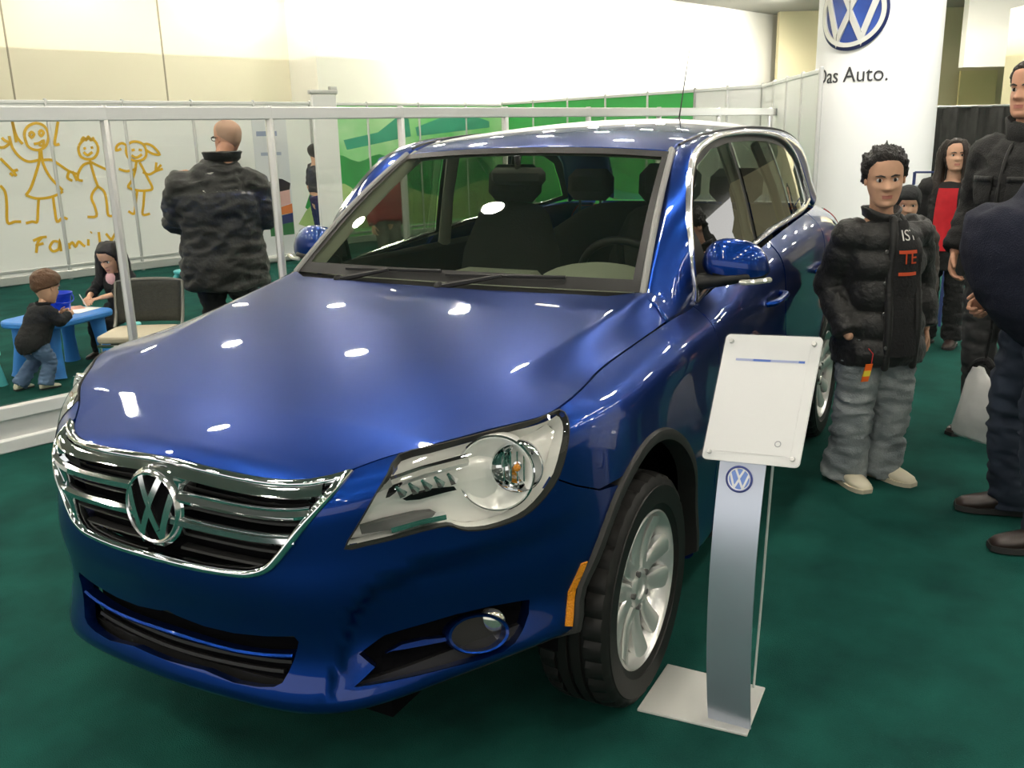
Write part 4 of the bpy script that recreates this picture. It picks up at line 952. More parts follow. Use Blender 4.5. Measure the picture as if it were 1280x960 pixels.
# --- wheels
def make_wheel():
    w = bpy.data.objects.new('wheel', None); COL.objects.link(w)
    t = MB(); n = 128; R = []
    prof = [(.222, -.085), (.262, -.098), (.292, -.104), (.312, -.098), (.324, -.088), (.330, -.066), (.331, -.044), (.322, -.042), (.322, -.034), (.331, -.032), (.3315, -.005), (.322, -.003), (.322, .005), (.3315, .007), (.331, .032), (.322, .034), (.322, .042), (.331, .044), (.330, .066), (.324, .088), (.312, .098), (.300, .101), (.298, .104), (.262, .102), (.246, .101), (.244, .098), (.222, .088), (.205, .06)]
    for j in range(n):
        a = 2*PI*j/n; row = []
        for i, (r, h) in enumerate(prof):
            d = 0
            if r > .3275 and abs(h) > .04 and j % 4 in (0,): d = .009
            elif .31 < r < .3275 and abs(h) > .08 and j % 4 in (0,): d = .006
            row.append(Vector(((r-d)*math.cos(a), h, (r-d)*math.sin(a))))
        R.append(row)
    t.rings(R, False, False, True); t.build('tyre', RUBBER, w, angle=30)
    rm = MB(); rm.lathe([(.200, -.08), (.196, .03), (.203, .066), (.214, .076), (.2235, .084), (.226, .090), (.221, .093), (.213, .086), (.206, .070), (.197, .06), (.190, .0), (.190, -.08)], 64, axis=(0, 1, 0), closed=True)
    rm.build('rim', ALLOY, w)
    disc = MB(); disc.lathe([(.05, -.01), (.150, -.01), (.150, .004), (.05, .004)], 40, axis=(0, 1, 0), closed=True); disc.build('brake_disc', mat('brake_steel', (.10, .10, .10), .45, metal=.8), w); bk_ = MB(); bk_.lathe([(0, .012), (.192, .012)], 36, axis=(0, 1, 0)); bk_.build('spoke_gap_shade', DARK, w)  # near-black disc added behind the spokes so the gaps read as shade
    F = lambda r, tt, y: Vector((r*math.cos(tt), y, r*math.sin(tt)))
    for k in range(5):
        a0 = PI/2+.30+2*PI*k/5; sp = MB()
        for sd in (-1, 1):
            Rg = []
            for i in range(9):
                r = .030+(.203-.030)*i/8; f = i/8
                cen = sd*(.0245+.020*f+.014*f*f); hw = .0215+.014*f; th = .070+.014*f-.012*math.sin(PI*f)
                y0 = th-.026
                prof2 = [(-hw, y0), (-hw, th-.006), (-hw*.7, th), (hw*.75, th-.002), (hw, th-.008), (hw, y0)]
                if sd < 0: prof2 = [(-x, y) for x, y in reversed(prof2)]
                er = Vector((math.cos(a0), 0, math.sin(a0))); et = Vector((-math.sin(a0), 0, math.cos(a0)))
                Rg.append([er*r+et*(cen+x)+Vector((0, y, 0)) for x, y in prof2])
            sp.rings(Rg)
        sp.build('spoke', ALLOY, w)
    hb = MB(); hb.lathe([(.060, .03), (.058, .066), (.048, .074), (.032, .074), (.030, .068), (0, .069)], 32, axis=(0, 1, 0)); hb.build('hub_cap', ALLOY, w)
    bl = MB()
    for k in range(5): a = 2*PI*(k+.5)/5+PI/2+.30; bl.lathe([(0, .055), (.009, .055), (.009, .077), (0, .078)], 6, axis=(0, 1, 0), loc=F(.052, a, 0))
    bl.build('wheel_bolt', GREYP, w)
    return w
wh = make_wheel()
for i, (u, sg) in enumerate(((0, 1), (0, -1), (-2.604, 1), (-2.604, -1))):
    o = wh if i == 0 else dup(wh); o.parent = car; o.location = (u, sg*.785, .331); o.rotation_euler = (0, .2*i, 0 if sg > 0 else PI)
# --- cabin
cab = MB(); R_ = []
for u, z in ((-.46, 1.065), (-.60, 1.062), (-.78, 1.045), (-.92, 1.02), (-.98, .96), (-.98, .80)):
    R_.append([(u, v, z+.012*(1-(v/.7)**2)-.02*max(0, abs(v)-.55)) for v in np.linspace(-.69, .69, 29)])
dash = sheet('dashboard', R_, DASH, car)
hb = MB(); hb.sphere((-.84, .37, 1.03), (.17, .24, .085), 24, 12); hb.build('instrument_hood', DASH, dash)
hb = MB(); hb.box((-.80, -.05, 1.045), (.20, .34, .05), None, .02); hb.build('centre_tray', DASH, dash)
sw = MB(); sx = frame(Vector((-.93, 0, .36)), Vector((0, 1, 0))); sc_ = Vector((-1.10, .37, 1.00))
sw.tube([sc_+sx @ Vector((.188*math.cos(2*PI*k/40), .188*math.sin(2*PI*k/40), 0)) for k in range(40)], .016, 10, closed=True)
sw.sphere(sc_+sx @ Vector((0, -.01, -.02)), (.07, .06, .03), 16, 8, sx)
for a in (0, PI, -PI/2): sw.tube([sc_+sx @ Vector((.05*math.cos(a), .05*math.sin(a), -.015)), sc_+sx @ Vector((.18*math.cos(a), .18*math.sin(a), 0))], .014, 8)
sw.build('steering_wheel', BLACKP, car)
def seat(u, v, w, back_h, rows):
    s_ = MB(); s_.box((u+.22, v, .62), (.52, w, .16), None, .05)
    st = bpy.data.objects.new('seat', None); COL.objects.link(st); st.parent = car; s_.build('seat_cushion', FABRIC, st)
    b = MB(); b.tube([(u, v, .66), (u-.06, v, .85), (u-.12, v, 1.05), (u-.15, v, .66+back_h)], [w*.5, w*.52, w*.50, w*.36], 20, ry=[.07, .09, .08, .05], ref=(0, 1, 0), dome=True); b.build('seat_back', FABRIC, st)
    for hv in rows:
        h = MB(); h.box((u-.17, hv, .66+back_h+.13), (.10, .27, .17), frame((-.12, 0, 1), (1, 0, 0)), .045)
        for d in (-.06, .06): h.tube([(u-.155, hv+d, .66+back_h-.02), (u-.165, hv+d, .66+back_h+.08)], .007, 6)
        h.build('headrest', FABRIC, st)
seat(-1.42, .37, .50, .56, [.37]); seat(-1.42, -.37, .50, .56, [-.37]); seat(-2.35, 0, 1.22, .50, [-.40, .40])
mi = MB(); mi.box((-.93, 0, 1.415), (.04, .23, .065), frame((.1, 0, 1), (1, 0, 0)), .018); mi.tube([(-.93, 0, 1.44), (-.92, 0, 1.49)], .012, 6); mi.build('interior_mirror', BLACKP, car)
rl = roofgrid(8)*np.array([1, .97, 1])-np.array([0, 0, .03]); sheet('headliner', rl, LINER, car)
for sg in (1, -1):
    dp = MB(); dp.box((-1.55, sg*.745, .80), (1.80, .05, .56), None, .02); dp.build('door_lining', BLACKP, car)
    pl = MB(); P1 = [Vector((p.x-.02, sg*(p.y-.02), p.z-.02)) for p in C1[6:26]]; pl.tube(P1, .03, 8, ry=.02); pl.build('pillar_lining', LINER, car)
    pl = MB(); pl.tube([(-1.55, sg*.745, 1.05), (-1.52, sg*.69, 1.3), (-1.48, sg*.62, 1.51)], [.05, .04, .05], 8, ry=.02, ref=(1, 0, 0)); pl.build('pillar_lining', LINER, car)
    pl = MB(); pl.tube([(-2.2, sg*.72, 1.12), (-2.12, sg*.67, 1.32), (-2.06, sg*.60, 1.50)], [.04, .035, .04], 8, ry=.02, ref=(1, 0, 0)); pl.build('pillar_lining', BLACKP, car)
# ================================================================= information stand beside the car
stand = thing('info_stand', 'white info stand with tilted clear panel and curved silver post beside the front wheel', 'sign stand', (-.05, 1.03, 0))
SO = Vector((-.05, 1.03, 0)); PL = MB()
PL.prism([(x-SO.x, y-SO.y) for x, y in ((.092, .886), (.07, 1.19), (-.17, 1.18), (-.165, .886))], .008); PL.build('base_plate', mat('plate_paint', (.60, .60, .57), .45), stand, bevel=.002)
def arc(t): u = .045+.10*4*t*(1-t)*.55+(-.028)*t; return u, .008+.75*t
cs = [arc(t) for t in np.linspace(0, 1, 25)]
gm = bpy.data.materials.new('post_metal'); gm.use_nodes = True; nt = gm.node_tree; b = nt.nodes['Principled BSDF']; b.inputs['Base Color'].default_value = (.58, .62, .72, 1); b.inputs['Metallic'].default_value = .75; b.inputs['Roughness'].default_value = .30
post = MB(); Rg = []
for u, z in cs: w = .0585; Rg.append([Vector((u-SO.x, y, z)) for y in (1.134-w-SO.y, 1.134+w-SO.y)]+[Vector((u-.006-SO.x, y, z)) for y in (1.134+w-SO.y, 1.134-w-SO.y)])
post.rings(Rg); post.build('curved_post', gm, stand)
pu0, pz0, pu1, pz1 = .022, .755, -.130, 1.055
ex = Vector((0, 1, .045)).normalized(); ey = Vector((pu1-pu0, .012, pz1-pz0)).normalized(); ez = ex.cross(ey).normalized(); 
if ez.x < 0: ez = -ez
pc = Vector(((pu0+pu1)/2, 1.157, (pz0+pz1)/2))-SO; H_ = math.hypot(pu1-pu0, pz1-pz0)
PM = Matrix(((ex.x, ey.x, ez.x, pc.x), (ex.y, ey.y, ez.y, pc.y), (ex.z, ey.z, ez.z, pc.z), (0, 0, 0, 1)))
q = MB(); q.prism(rrect(.246, H_, .012), .006, PM, -.004); hd = q.build('panel_head', mat('panel_white', (.92, .92, .92), .35), stand)
q = MB(); q.prism(rrect(.246, H_, .012), .005, PM, .005); q.build('acrylic_cover', glass('acrylic', (.985, .985, .985), .03, .6), hd)
q = MB(); q.prism(rrect(.195, H_-.05, .002, cx=.0), .001, PM, .0025); q.build('info_sheet', mat('paper_white', (.93, .93, .93), .5), hd)
bl1 = mat('print_blue', srgb(82, 120, 205), .5); bl2 = mat('print_pale', srgb(176, 186, 224), .5)
for x0, x1, m_ in ((-.085, -.04, bl2), (-.04, .005, bl1), (.005, .075, bl2), (.075, .09, bl1)): q = MB(); q.box(((x0+x1)/2, H_/2-.068, .0042), (x1-x0, .006, .0006)); q.xf(PM); q.build('printed_bar', m_, hd, smooth=False)
q = MB(); q.lathe([(.008, .0038), (.008, .0044), (.0062, .0044), (.0062, .0038)], 20, closed=True); q.v = [(x+.062, y-H_/2+.055, z) for x, y, z in q.v]; q.xf(PM); q.build('printed_mark', mat('print_grey', (.35, .36, .4), .5), hd)
for sx in (-1, 1):
    for sy_ in (-1, 1): q = MB(); q.lathe([(.0, .014), (.005, .014), (.006, .0105), (.006, .004), (0, .004)], 14); q.v = [(x+sx*.105, y+sy_*(H_/2-.02), z) for x, y, z in q.v]; q.xf(PM); q.build('fixing_screw', ALU, hd)
eu, ez_ = arc(.955); bd = Vector((eu+.003-SO.x, 1.134-.004-SO.y, ez_-.012)); t_ = Vector((arc(1)[0]-arc(.9)[0], 0, arc(1)[1]-arc(.9)[1])).normalized(); nrm = Vector((t_.z, 0, -t_.x)); nrm = nrm if nrm.x > 0 else -nrm
F_ = frame(nrm, Vector((0, 1, 0)))
bh = MB(); bh.lathe([(.031, -.001), (.0345, .003), (.031, .006), (.028, .003)], 40, axis=nrm, loc=bd, closed=True); bb = bh.build('badge', mat('rim_blue', srgb(90, 100, 170), .3, metal=.4), stand)
emblem(bb, Matrix.Translation(bd+nrm*.002) @ F_.to_4x4(), .030, mat('disc_blue', srgb(120, 150, 220), .4), mat('white_enamel', (.85, .85, .88), .3), mat('white_enamel', (.85, .85, .88), .3), thick=.002, ring_w=.14, lw=.17)
q = MB(); q.tube(spline([(-.155-SO.x, 1.150-SO.y, .008), (-.13-SO.x, 1.165-SO.y, .30), (-.07-SO.x, 1.185-SO.y, .58), (-.005-SO.x, 1.205-SO.y, .78)], 6), .0035, 8); q.build('support_rod', mat('clear_rod', (.62, .65, .64), .2), stand)
# ================================================================= people
def skin_mat(n, c): return mat(n, c, rough=.55, spec=.35, mottle=.12, mscale=30)
SK_LIGHT = skin_mat('skin_light', srgb(224, 176, 148)); SK_TAN = skin_mat('skin_tan', srgb(220, 172, 142)); SK_RED = skin_mat('skin_ruddy', srgb(214, 160, 132))
LIP = mat('lips', srgb(190, 120, 106), .5); EYEW = mat('eye_white', (.75, .74, .72), .25); IRIS = mat('iris', (.02, .012, .008), .15)
HZ = [-.50, -.485, -.455, -.40, -.33, -.25, -.17, -.09, -.01, .07, .15, .23, .31, .38, .435, .475, .495, .50]
HF = [.24, .30, .335, .350, .352, .358, .366, .372, .366, .385, .392, .388, .368, .318, .248, .155, .07, 0.0]
HB = [.06, .00, -.05, -.12, -.19, -.26, -.33, -.385, -.42, -.445, -.455, -.445, -.405, -.34, -.262, -.165, -.075, -.0]
HW = [.075, .115, .160, .205, .238, .268, .290, .303, .309, .314, .318, .316, .298, .255, .200, .128, .06, 0.0]
def head_mesh(h, nose=1.0, jaw=1.0, cheek=0.0, n=56, m=64):
    """head with brow, sockets, nose, lips and chin; chin at -h/2, crown at +h/2, facing +y"""
    zs = np.interp(np.linspace(0, 1, m), np.linspace(0, 1, len(HZ)), HZ)
    rows = []
    g = lambda x, s: math.exp(-(x/s)**2)
    for z in zs:
        f, b, w = (float(smooth_interp(np.array([z]), HZ, T)[0]) for T in (HF, HB, HW))
        if z < -.15: w *= 1+(jaw-1)*min(1, (-.15-z)/.2)
        cy, d = (f+b)/2, (f-b)/2; row = []
        for j in range(n):
            a = 2*PI*j/n; s, c = math.sin(a), math.cos(a); e = 1.0
            x = w*math.copysign(abs(s)**e, s); y = cy+d*math.copysign(abs(c)**e, c)
            if c > 0:
                nz = max(0, min(1, (.09-z)/.24)) if z > -.15 else max(0, 1-(-.15-z)/.055)
                y += nose*(.115*nz**1.3)*g(x, .040+.030*nz)
                y += nose*.030*g(z+.145, .035)*(g(x-.055, .03)+g(x+.055, .03))
                for sx in (-1, 1):
                    y -= .045*g(x-sx*.135, .075)*g(z-.0, .055); y += .020*g(x-sx*.13, .09)*g(z-.085, .032)
                    y += (.014+.03*cheek)*g(x-sx*.19, .07)*g(z+.13, .08)
                y += .026*g(z+.262, .022)*g(x, .085)+.024*g(z+.318, .024)*g(x, .075)-.016*g(z+.289, .012)*g(x, .10)-.018*g(z+.365, .03)*g(x, .10)+.026*g(z+.43, .05)*g(x, .08)
            row.append((x*h, y*h, z*h))
        rows.append(row)
    return rows
def ear_mb(h, sx):
    q = MB(); R = []
    for k, (r, o) in enumerate(((.62, -.03), (.95, .012), (1.0, .035), (.86, .046), (.60, .030), (.30, .022))):
        R.append([Vector((sx*(.300+o)*h, (-.02-.055*r*math.cos(a)+(.02 if o > 0 else 0)-.012*r)*h-.01*h*math.sin(a), (-.03+.105*r*math.sin(a)*(1.0 if math.sin(a) > 0 else .85))*h)) for a in [2*PI*j/16 for j in range(16)]])
    return q.rings(R)
def hand_mb(L, curl=.5, spread=.1, thumb=.6, sx=1):
    """hand along +y from the wrist, palm facing -z, thumb on the sx side; L = hand length"""
    q = MB(); q.tube([(0, -.06*L, 0), (0, .06*L, 0), (0, .25*L, 0), (0, .47*L, 0)], [.135*L, .16*L, .205*L, .20*L], 14, ry=[.10*L, .085*L, .085*L, .065*L], ref=(1, 0, 0), dome=True)
    for i, (x, ln, r) in enumerate(((.155, .40, .047), (.055, .46, .050), (-.05, .43, .047), (-.145, .34, .041))):
        x *= sx; p = Vector((x*L, .42*L, -.005*L)); a = 0; pts = [p]; yaw = x*spread*2
        for k, (s, c) in enumerate(((.46, .75), (.30, 1.0), (.24, .7))):
            a += curl*c*(1+.12*i); d = Vector((math.sin(yaw)*math.cos(a), math.cos(yaw)*math.cos(a), -math.sin(a))); pts.append(pts[-1]+d*(ln*s*L))
        q.tube(pts, [r*L*1.08, r*L, r*L*.92, r*L*.78], 10, dome=True)
    p = Vector((sx*.13*L, .10*L, -.015*L)); d1 = Vector((sx*.75, .62, -.35*thumb-.1)).normalized(); d2 = Vector((sx*.30, .85, -.35*thumb-.15)).normalized()
    q.tube([p, p+d1*.21*L, p+d1*.21*L+d2*.15*L, p+d1*.21*L+d2*.27*L], [.072*L, .056*L, .05*L, .040*L], 10, dome=True)
    return fuse(q, max(.0022, L*.018), 2)
def aim(y, z):
    y = Vector(y).normalized(); z = Vector(z); z = (z-y*z.dot(y)).normalized(); x = y.cross(z); return Matrix(((x.x, y.x, z.x), (x.y, y.y, z.y), (x.z, y.z, z.z)))
def ypr(yaw, pitch=0, roll=0): return (Matrix.Rotation(math.radians(yaw), 3, 'Z') @ Matrix.Rotation(math.radians(pitch), 3, 'X') @ Matrix.Rotation(math.radians(roll), 3, 'Y'))
class Figure:
    def __init__(s, label, loc, face, H, J=None, girth=1.0, hh=None, skin=SK_LIGHT, head=(0, 0, 0), nose=1, jaw=1, cheek=0, hands=True, curl=.55, hR=None, hL=None, body_vox=.009, group=None):
        """joints are given in metres in the person's own frame: +y is the way they face, +x their right"""
        s.H = H; s.root = thing('person', label, 'person', loc, math.radians(face)-PI/2, group)
        D = dict(pel=(0, 0, .53), chest=(0, .0, .70), neck=(0, -.01, .835), shR=(.112, 0, .805), elR=(.140, -.03, .63), wrR=(.150, .03, .475), hipR=(.055, 0, .515), knR=(.060, .012, .285), anR=(.062, -.015, .045))
        D = {k: Vector(v)*H for k, v in D.items()}
        for k in list(D):
            if k.endswith('R'): D[k[:-1]+'L'] = Vector((-D[k].x, D[k].y, D[k].z))
        s.hh = hh = hh or .132*H
        D['head'] = D['neck']+Vector((0, .03*H, 0)); 
        for k, v in (J or {}).items(): D[k] = Vector(v)
        if 'head' not in (J or {}): D['head'] = D['neck']+(D['neck']-D['chest']).normalized()*(.03*H)+Vector((0, .014*H, hh*.5+.012*H))
        s.D = D; s.g = g = girth; q = MB(); s.HR = ypr(*head)
        pel, ch, nk = D['pel'], D['chest'], D['neck']
        q.tube(spline([pel-Vector((0, 0, .05*H)), pel, pel.lerp(ch, .5), ch, ch.lerp(nk, .62), nk], 3), list(np.interp(np.linspace(0, 1, 16), [0, .2, .4, .6, .85, 1], [.082*H*g, .088*H*g, .080*H*g, .094*H*g, .086*H, .036*H])), 20,
               ry=list(np.interp(np.linspace(0, 1, 16), [0, .2, .4, .6, .85, 1], [.06*H*g, .066*H*g, .062*H*g, .068*H*g, .05*H, .034*H])), ref=(1, 0, 0), dome=True)
        q.tube([nk-(nk-ch).normalized()*.03*H, nk.lerp(D['head'], .35), D['head']-Vector((0, .02*H, hh*.12))], [.036*H, .033*H, .031*H], 14, dome=True)
        for S_ in 'RL':
            q.tube([ch.lerp(D['sh'+S_], .55), D['sh'+S_], D['sh'+S_].lerp(D['el'+S_], .5), D['el'+S_], D['el'+S_].lerp(D['wr'+S_], .4), D['wr'+S_]], [.03*H, .031*H, .027*H*g, .023*H, .021*H, .0155*H], 12, dome=True)
            q.tube([D['hip'+S_], D['hip'+S_].lerp(D['kn'+S_], .5), D['kn'+S_], D['kn'+S_].lerp(D['an'+S_], .35), D['an'+S_]], [.05*H*g, .043*H*g, .033*H, .032*H, .021*H], 12, dome=True)
        body = fuse(q, body_vox*H/1.7 if H > 1 else .007, 4)
        HM = Matrix.Translation(D['head']) @ s.HR.to_4x4(); s.HM = HM
        hm = MB(); hm.rings(head_mesh(hh, nose, jaw, cheek)); s.rows = head_mesh(hh, nose, jaw, cheek)
        n = 56
        for fi, f in enumerate(hm.f):
            c = sum((Vector(hm.v[i]) for i in f), Vector())/len(f)/hh
            if c.y > .25 and -.335 < c.z < -.255 and abs(c.x) < .095-.8*abs(c.z+.292): hm.m[fi] = 1
        for sx in (-1, 1): hm.merge(ear_mb(hh, sx))
        hm.xf(HM); body.m = [0]*len(body.f); k = len(body.v); body.v += hm.v; body.f += [tuple(i+k for i in f) for f in hm.f]; body.m += hm.m
        if hands:
            for S_, spec, sx in (('R', hR, -1), ('L', hL, 1)):
                if spec is False: continue
                d = (D['wr'+S_]-D['el'+S_]).normalized(); sp = spec or {}
                yd = Vector(sp.get('dir', d)); zd = Vector(sp.get('back', (1 if S_ == 'R' else -1, .25, .1))); A = aim(yd, zd)
                hd = hand_mb(.108*H if H > 1 else .105*H, sp.get('curl', curl), sx=sx); M = Matrix.Translation(D['wr'+S_]+yd.normalized()*.006*H) @ A.to_4x4()
                k = len(body.v); body.v += [tuple(M @ Vector(p)) for p in hd.v]; body.f += [tuple(i+k for i in f) for f in hd.f]; body.m += [0]*len(hd.f)
        s.body = body.build('body', [skin, LIP], s.root, angle=80)
        for sx in (-1, 1):
            e = MB(); c = Vector((sx*.128*hh, .292*hh, .002*hh)); e.sphere(c, (.056*hh, .046*hh, .036*hh), 14, 10); k = len(e.f); nf = len(e.f)
            i_ = MB(); i_.sphere(c+Vector((0, .027*hh, .0)), (.030*hh, .024*hh, .033*hh), 10, 8); e.m = [0]*nf; e.mi = 1; e.add(i_.v, i_.f); e.xf(HM); e.build('eye', [EYEW, IRIS], s.root)
    def brows(s, m):
        q = MB(); hh = s.hh
        for sx in (-1, 1): q.tube([s.HM @ Vector((sx*a*hh, b*hh, c*hh)) for a, b, c in ((.055, .392, .070), (.12, .385, .092), (.20, .335, .078))], [.012*hh, .016*hh, .008*hh], 6, dome=True)
        q.build('eyebrows', m, s.root)
    def hair(s, m, thick=.05, front=.30, side=-.02, back=-.30, spike=0.0, seed=1, temple=.1, fuzz=.0):
        """scalp cap over the head; front / side / back give the hairline heights in head units"""
        rows = s.rows; hh = s.hh; n = len(rows[0]); out = []
        for r in rows:
            o = []
            for j, p in enumerate(r):
                a = abs((j/n*360+180) % 360-180)             # 0 = face, 180 = nape
                hl = np.interp(a, [0, 38, 62, 80, 100, 180], [front, front-.02, front-.12-temple, side, side-.06, back]); z = p[2]/hh
                k = min(1, max(0, (z-hl)/.06)); d = Vector((p[0], p[1]+.02*hh, p[2]*.9)).normalized()
                t = -.03+(thick+.03)*k
                if k > 0: t += (fuzz*noise.noise(Vector(p)/hh*9+Vector((seed, 0, 0)))+spike*max(0, noise.noise(Vector((p[0], p[1], p[2]*.4))/hh*26+Vector((seed, 2, 1))))*(.4+.6*max(0, z+.2)/.7))*k
                o.append(Vector(p)+d*t*hh)
            out.append(o)
        q = MB(); q.rings(out); q.xf(s.HM); s.h = q.build('hair', m, s.root, angle=70); return s.h
    def jacket(s, m, hem=.45, grow=.02, name='jacket', cw=1.0, sleeve=1.0, sgrow=.018, vox=.012, amp=.006, scale=9, flare=1.0, quilt=None, collar=None, seed=0, arms='RL', belly=0.0, cuff=None, stretch=(1, 1, 1.6)):
        D, H, g = s.D, s.H, s.g; pel, ch, nk = D['pel'], D['chest'], D['neck']; q = MB()
        up = (ch-pel).normalized(); base = pel-up*(pel.z-hem*1.0) if hem < 3 else pel
        bt = Vector((pel.x, pel.y, hem)); K = 16; t_ = np.linspace(0, 1, K)
        axis = spline([bt, bt.lerp(pel, .5) if bt.z < pel.z else bt.lerp(ch, .2), bt.lerp(ch, .6), ch, ch.lerp(nk, .60), nk.lerp(ch, .06)], 3)
        rx = np.interp(t_, [0, .2, .45, .62, .80, .92, 1], [(.090*flare)*H*g+grow, (.092*flare)*H*g+grow, .086*H*g+grow, .098*H*g+grow, .100*H+grow, .066*H+grow*.7, .040*H+grow*.5])
        ry = np.interp(t_, [0, .2, .45, .62, .82, .93, 1], [(.070*flare)*H*g+grow, (.072*flare)*H*g+grow, (.068+belly)*H*g+grow, .072*H*g+grow, .056*H+grow, .046*H+grow*.6, .040*H+grow*.4])
        if belly: axis = [a+Vector((0, belly*H*.9*math.exp(-((i/(K-1)-.36)/.24)**2), 0)) for i, a in enumerate(axis)]
        q.tube(axis, list(rx), 28, ry=list(ry), ref=(1, 0, 0))
        for S_ in arms:
            sh, el, wr = D['sh'+S_], D['el'+S_], D['wr'+S_]; e = el.lerp(wr, max(.0, (sleeve-.5)*2)*.97) if sleeve > .5 else sh.lerp(el, sleeve*2)
            P_ = [ch.lerp(sh, .5)+Vector((0, 0, .02*H)), sh, sh.lerp(el, .5)]+([el, el.lerp(wr, .5)] if sleeve > .5 else [])+[e]
            r0 = np.interp(np.linspace(0, 1, len(P_)), [0, .2, .5, .75, 1], [.040*H, .037*H*(.6+.4*g), .031*H*(.5+.5*g), .027*H, .022*H])+sgrow
            PP = spline(P_, 5); rr = np.interp(np.linspace(0, 1, len(PP)), np.linspace(0, 1, len(P_)), r0)
            if quilt:
                acc = 0; r2 = []
                for i in range(len(PP)): acc += (PP[i]-PP[i-1]).length if i else 0; r2.append(rr[i]*(1+quilt[1]*(abs(math.sin(PI*acc/quilt[0]))**.7-.6)))
                PP2 = PP; rr = np.array(r2)
            q.tube(PP, list(rr), 16)
        f = fuse(q, vox, 2)
        if quilt: f = puff(f, lambda p: (quilt[2]*(abs(math.sin(PI*(p.z-hem)/quilt[0]))**.6-.6)) if abs(p.x) < .115*H else 0)
        if amp: f = wrinkle(f, amp, scale, seed, stretch)
        s.jk = f; o = f.build(name, m, s.root, angle=80)
        if collar:
            c = MB(); cc = nk+Vector((0, .005*H, 0)); R = []
            for k, (r, z) in enumerate(((.036, -.012), (.050, .0), (.052, collar*.5), (.056, collar), (.050, collar+.004), (.043, collar*.5), (.034, -.01))):
                R.append([cc+Vector((r*H*1.08*cw*math.sin(a), r*H*math.cos(a)*.98*cw, z*H-(.022*H*max(0, math.cos(a))**2 if k > 0 else .03*H*max(0, math.cos(a)))+.0)) for a in [2*PI*j/24 for j in range(24)]])
            c.rings(R, True, False); c = wrinkle(c, .002, 20, 3); c.build('collar', m, o, angle=80)
        return o
    def trousers(s, m, grow=.012, hem=.035, vox=.011, amp=.006, scale=10, flare=0.0, seed=4, top=None, name='trousers'):
        D, H, g = s.D, s.H, s.g; q = MB(); pel = D['pel']; up = Vector((0, 0, 1)); top = top or .03*H
        q.tube([pel+up*top, pel, (D['hipR']+D['hipL'])/2-up*.03*H], [.086*H*g+grow*.7, .092*H*g+grow, .085*H*g+grow], 24, ry=[.066*H*g+grow*.7, .072*H*g+grow, .06*H*g+grow], ref=(1, 0, 0), dome=False)
        for S_ in 'RL':
            hp, kn, an = D['hip'+S_], D['kn'+S_], D['an'+S_]; e = an+(kn-an).normalized()*(hem-.045)*H
            P_ = spline([hp+up*.02*H, hp.lerp(kn, .45), kn, kn.lerp(e, .55), e], 5); n = len(P_)
            r = np.interp(np.linspace(0, 1, n), [0, .25, .5, .75, 1], [.054*H*g+grow, .047*H*g+grow, .036*H+grow, .031*H+grow*1.1+flare*.5, .027*H+grow*1.3+flare]); q.tube(P_, list(r), 16)
        f = fuse(q, vox, 2); f = wrinkle(f, amp, scale, seed, (1, 1, 2.2)); return f.build(name, m, s.root, angle=80)
    def shoes(s, m, sole, L=.155, toes=(None, None), w=1.0):
        for S_, td in zip('RL', toes):
            an = s.D['an'+S_]; t = Vector(td) if td else Vector((.12 if S_ == 'R' else -.12, 1, 0)); t.z = 0 if not td else t.z; t.normalize(); LL = L*s.H; b = Vector((an.x, an.y, an.z-.045*s.H))-t*.30*LL; x = t.cross(Vector((0, 0, 1)))
            prof = [(0, .15, .26), (.06, .20, .34), (.2, .215, .40), (.38, .20, .36), (.55, .215, .25), (.75, .225, .19), (.9, .18, .15), (.98, .10, .10)]
            u = MB(); R = []
            for f, wd, h in prof: c = b+t*f*LL; R.append([c+x*(wd*w*LL*.72*math.sin(a))+Vector((0, 0, .02*LL+h*LL*(.5-.5*math.cos(a)))) for a in [2*PI*j/16 for j in range(16)]])
            u.rings(R); o = u.build('shoe', m, s.root, angle=70)
            k = MB(); R = []
            for f, wd, h in prof: c = b+t*(f*1.02-.01)*LL; R.append([c+x*(sx*wd*w*LL*.80)+Vector((0, 0, z)) for sx, z in ((-1, 0.001), (-1, .075*LL), (1, .075*LL), (1, 0.001))])
            k.rings(R); k.build('sole', sole, o, angle=40)
    def print_on(s, mb, name, m, origin, dirn=(0, -1, 0), surf=None, off=.004):
        """lay flat artwork (x across, y up) onto the clothing"""
        f = surf or s.jk; bv = BVHTree.FromPolygons([Vector(p) for p in f.v], f.f); out = []
        for p in mb.v:
            o = Vector(origin)+Vector((-p[0], 0, p[1])); o.y = origin[1]; hit = bv.ray_cast(o, Vector(dirn)); hp = hit[0] if hit[0] else bv.find_nearest(Vector((o.x, .12, o.z)))[0]; out.append(tuple(hp+Vector((0, off+p[2]*.3, 0))))
        mb.v = out; return mb.build(name, m, s.root)
BLK = mat('black_nylon', (.012, .012, .0115), .55, bump=.25, bscale=60, sheen=.1); BLK2 = mat('black_cotton', (.010, .010, .011), .85, bump=.3, bscale=90)
JEAN = mat('grey_jeans', srgb(156, 162, 162), .9, color2=srgb(106, 114, 118), mscale=7, bump=.3, bscale=150); JEANB = mat('blue_jeans', srgb(104, 128, 160), .9, color2=srgb(66, 86, 118), mscale=9)
DKJEAN = mat('dark_jeans', srgb(52, 62, 78), .9, color2=srgb(30, 38, 52), mscale=6); NAVY = mat('navy_knit', srgb(20, 24, 44), .9, bump=.4, bscale=220); RED = mat('red_jersey', srgb(206, 30, 44), .8, mottle=.15)
HAIRB = mat('black_hair', (.012, .009, .008), .4, bump=.6, bscale=150); HAIRD = mat('dark_hair', (.022, .014, .010), .42, bump=.5, bscale=120); HAIRBR = mat('brown_hair', srgb(104, 72, 48), .5, bump=.5, bscale=120)
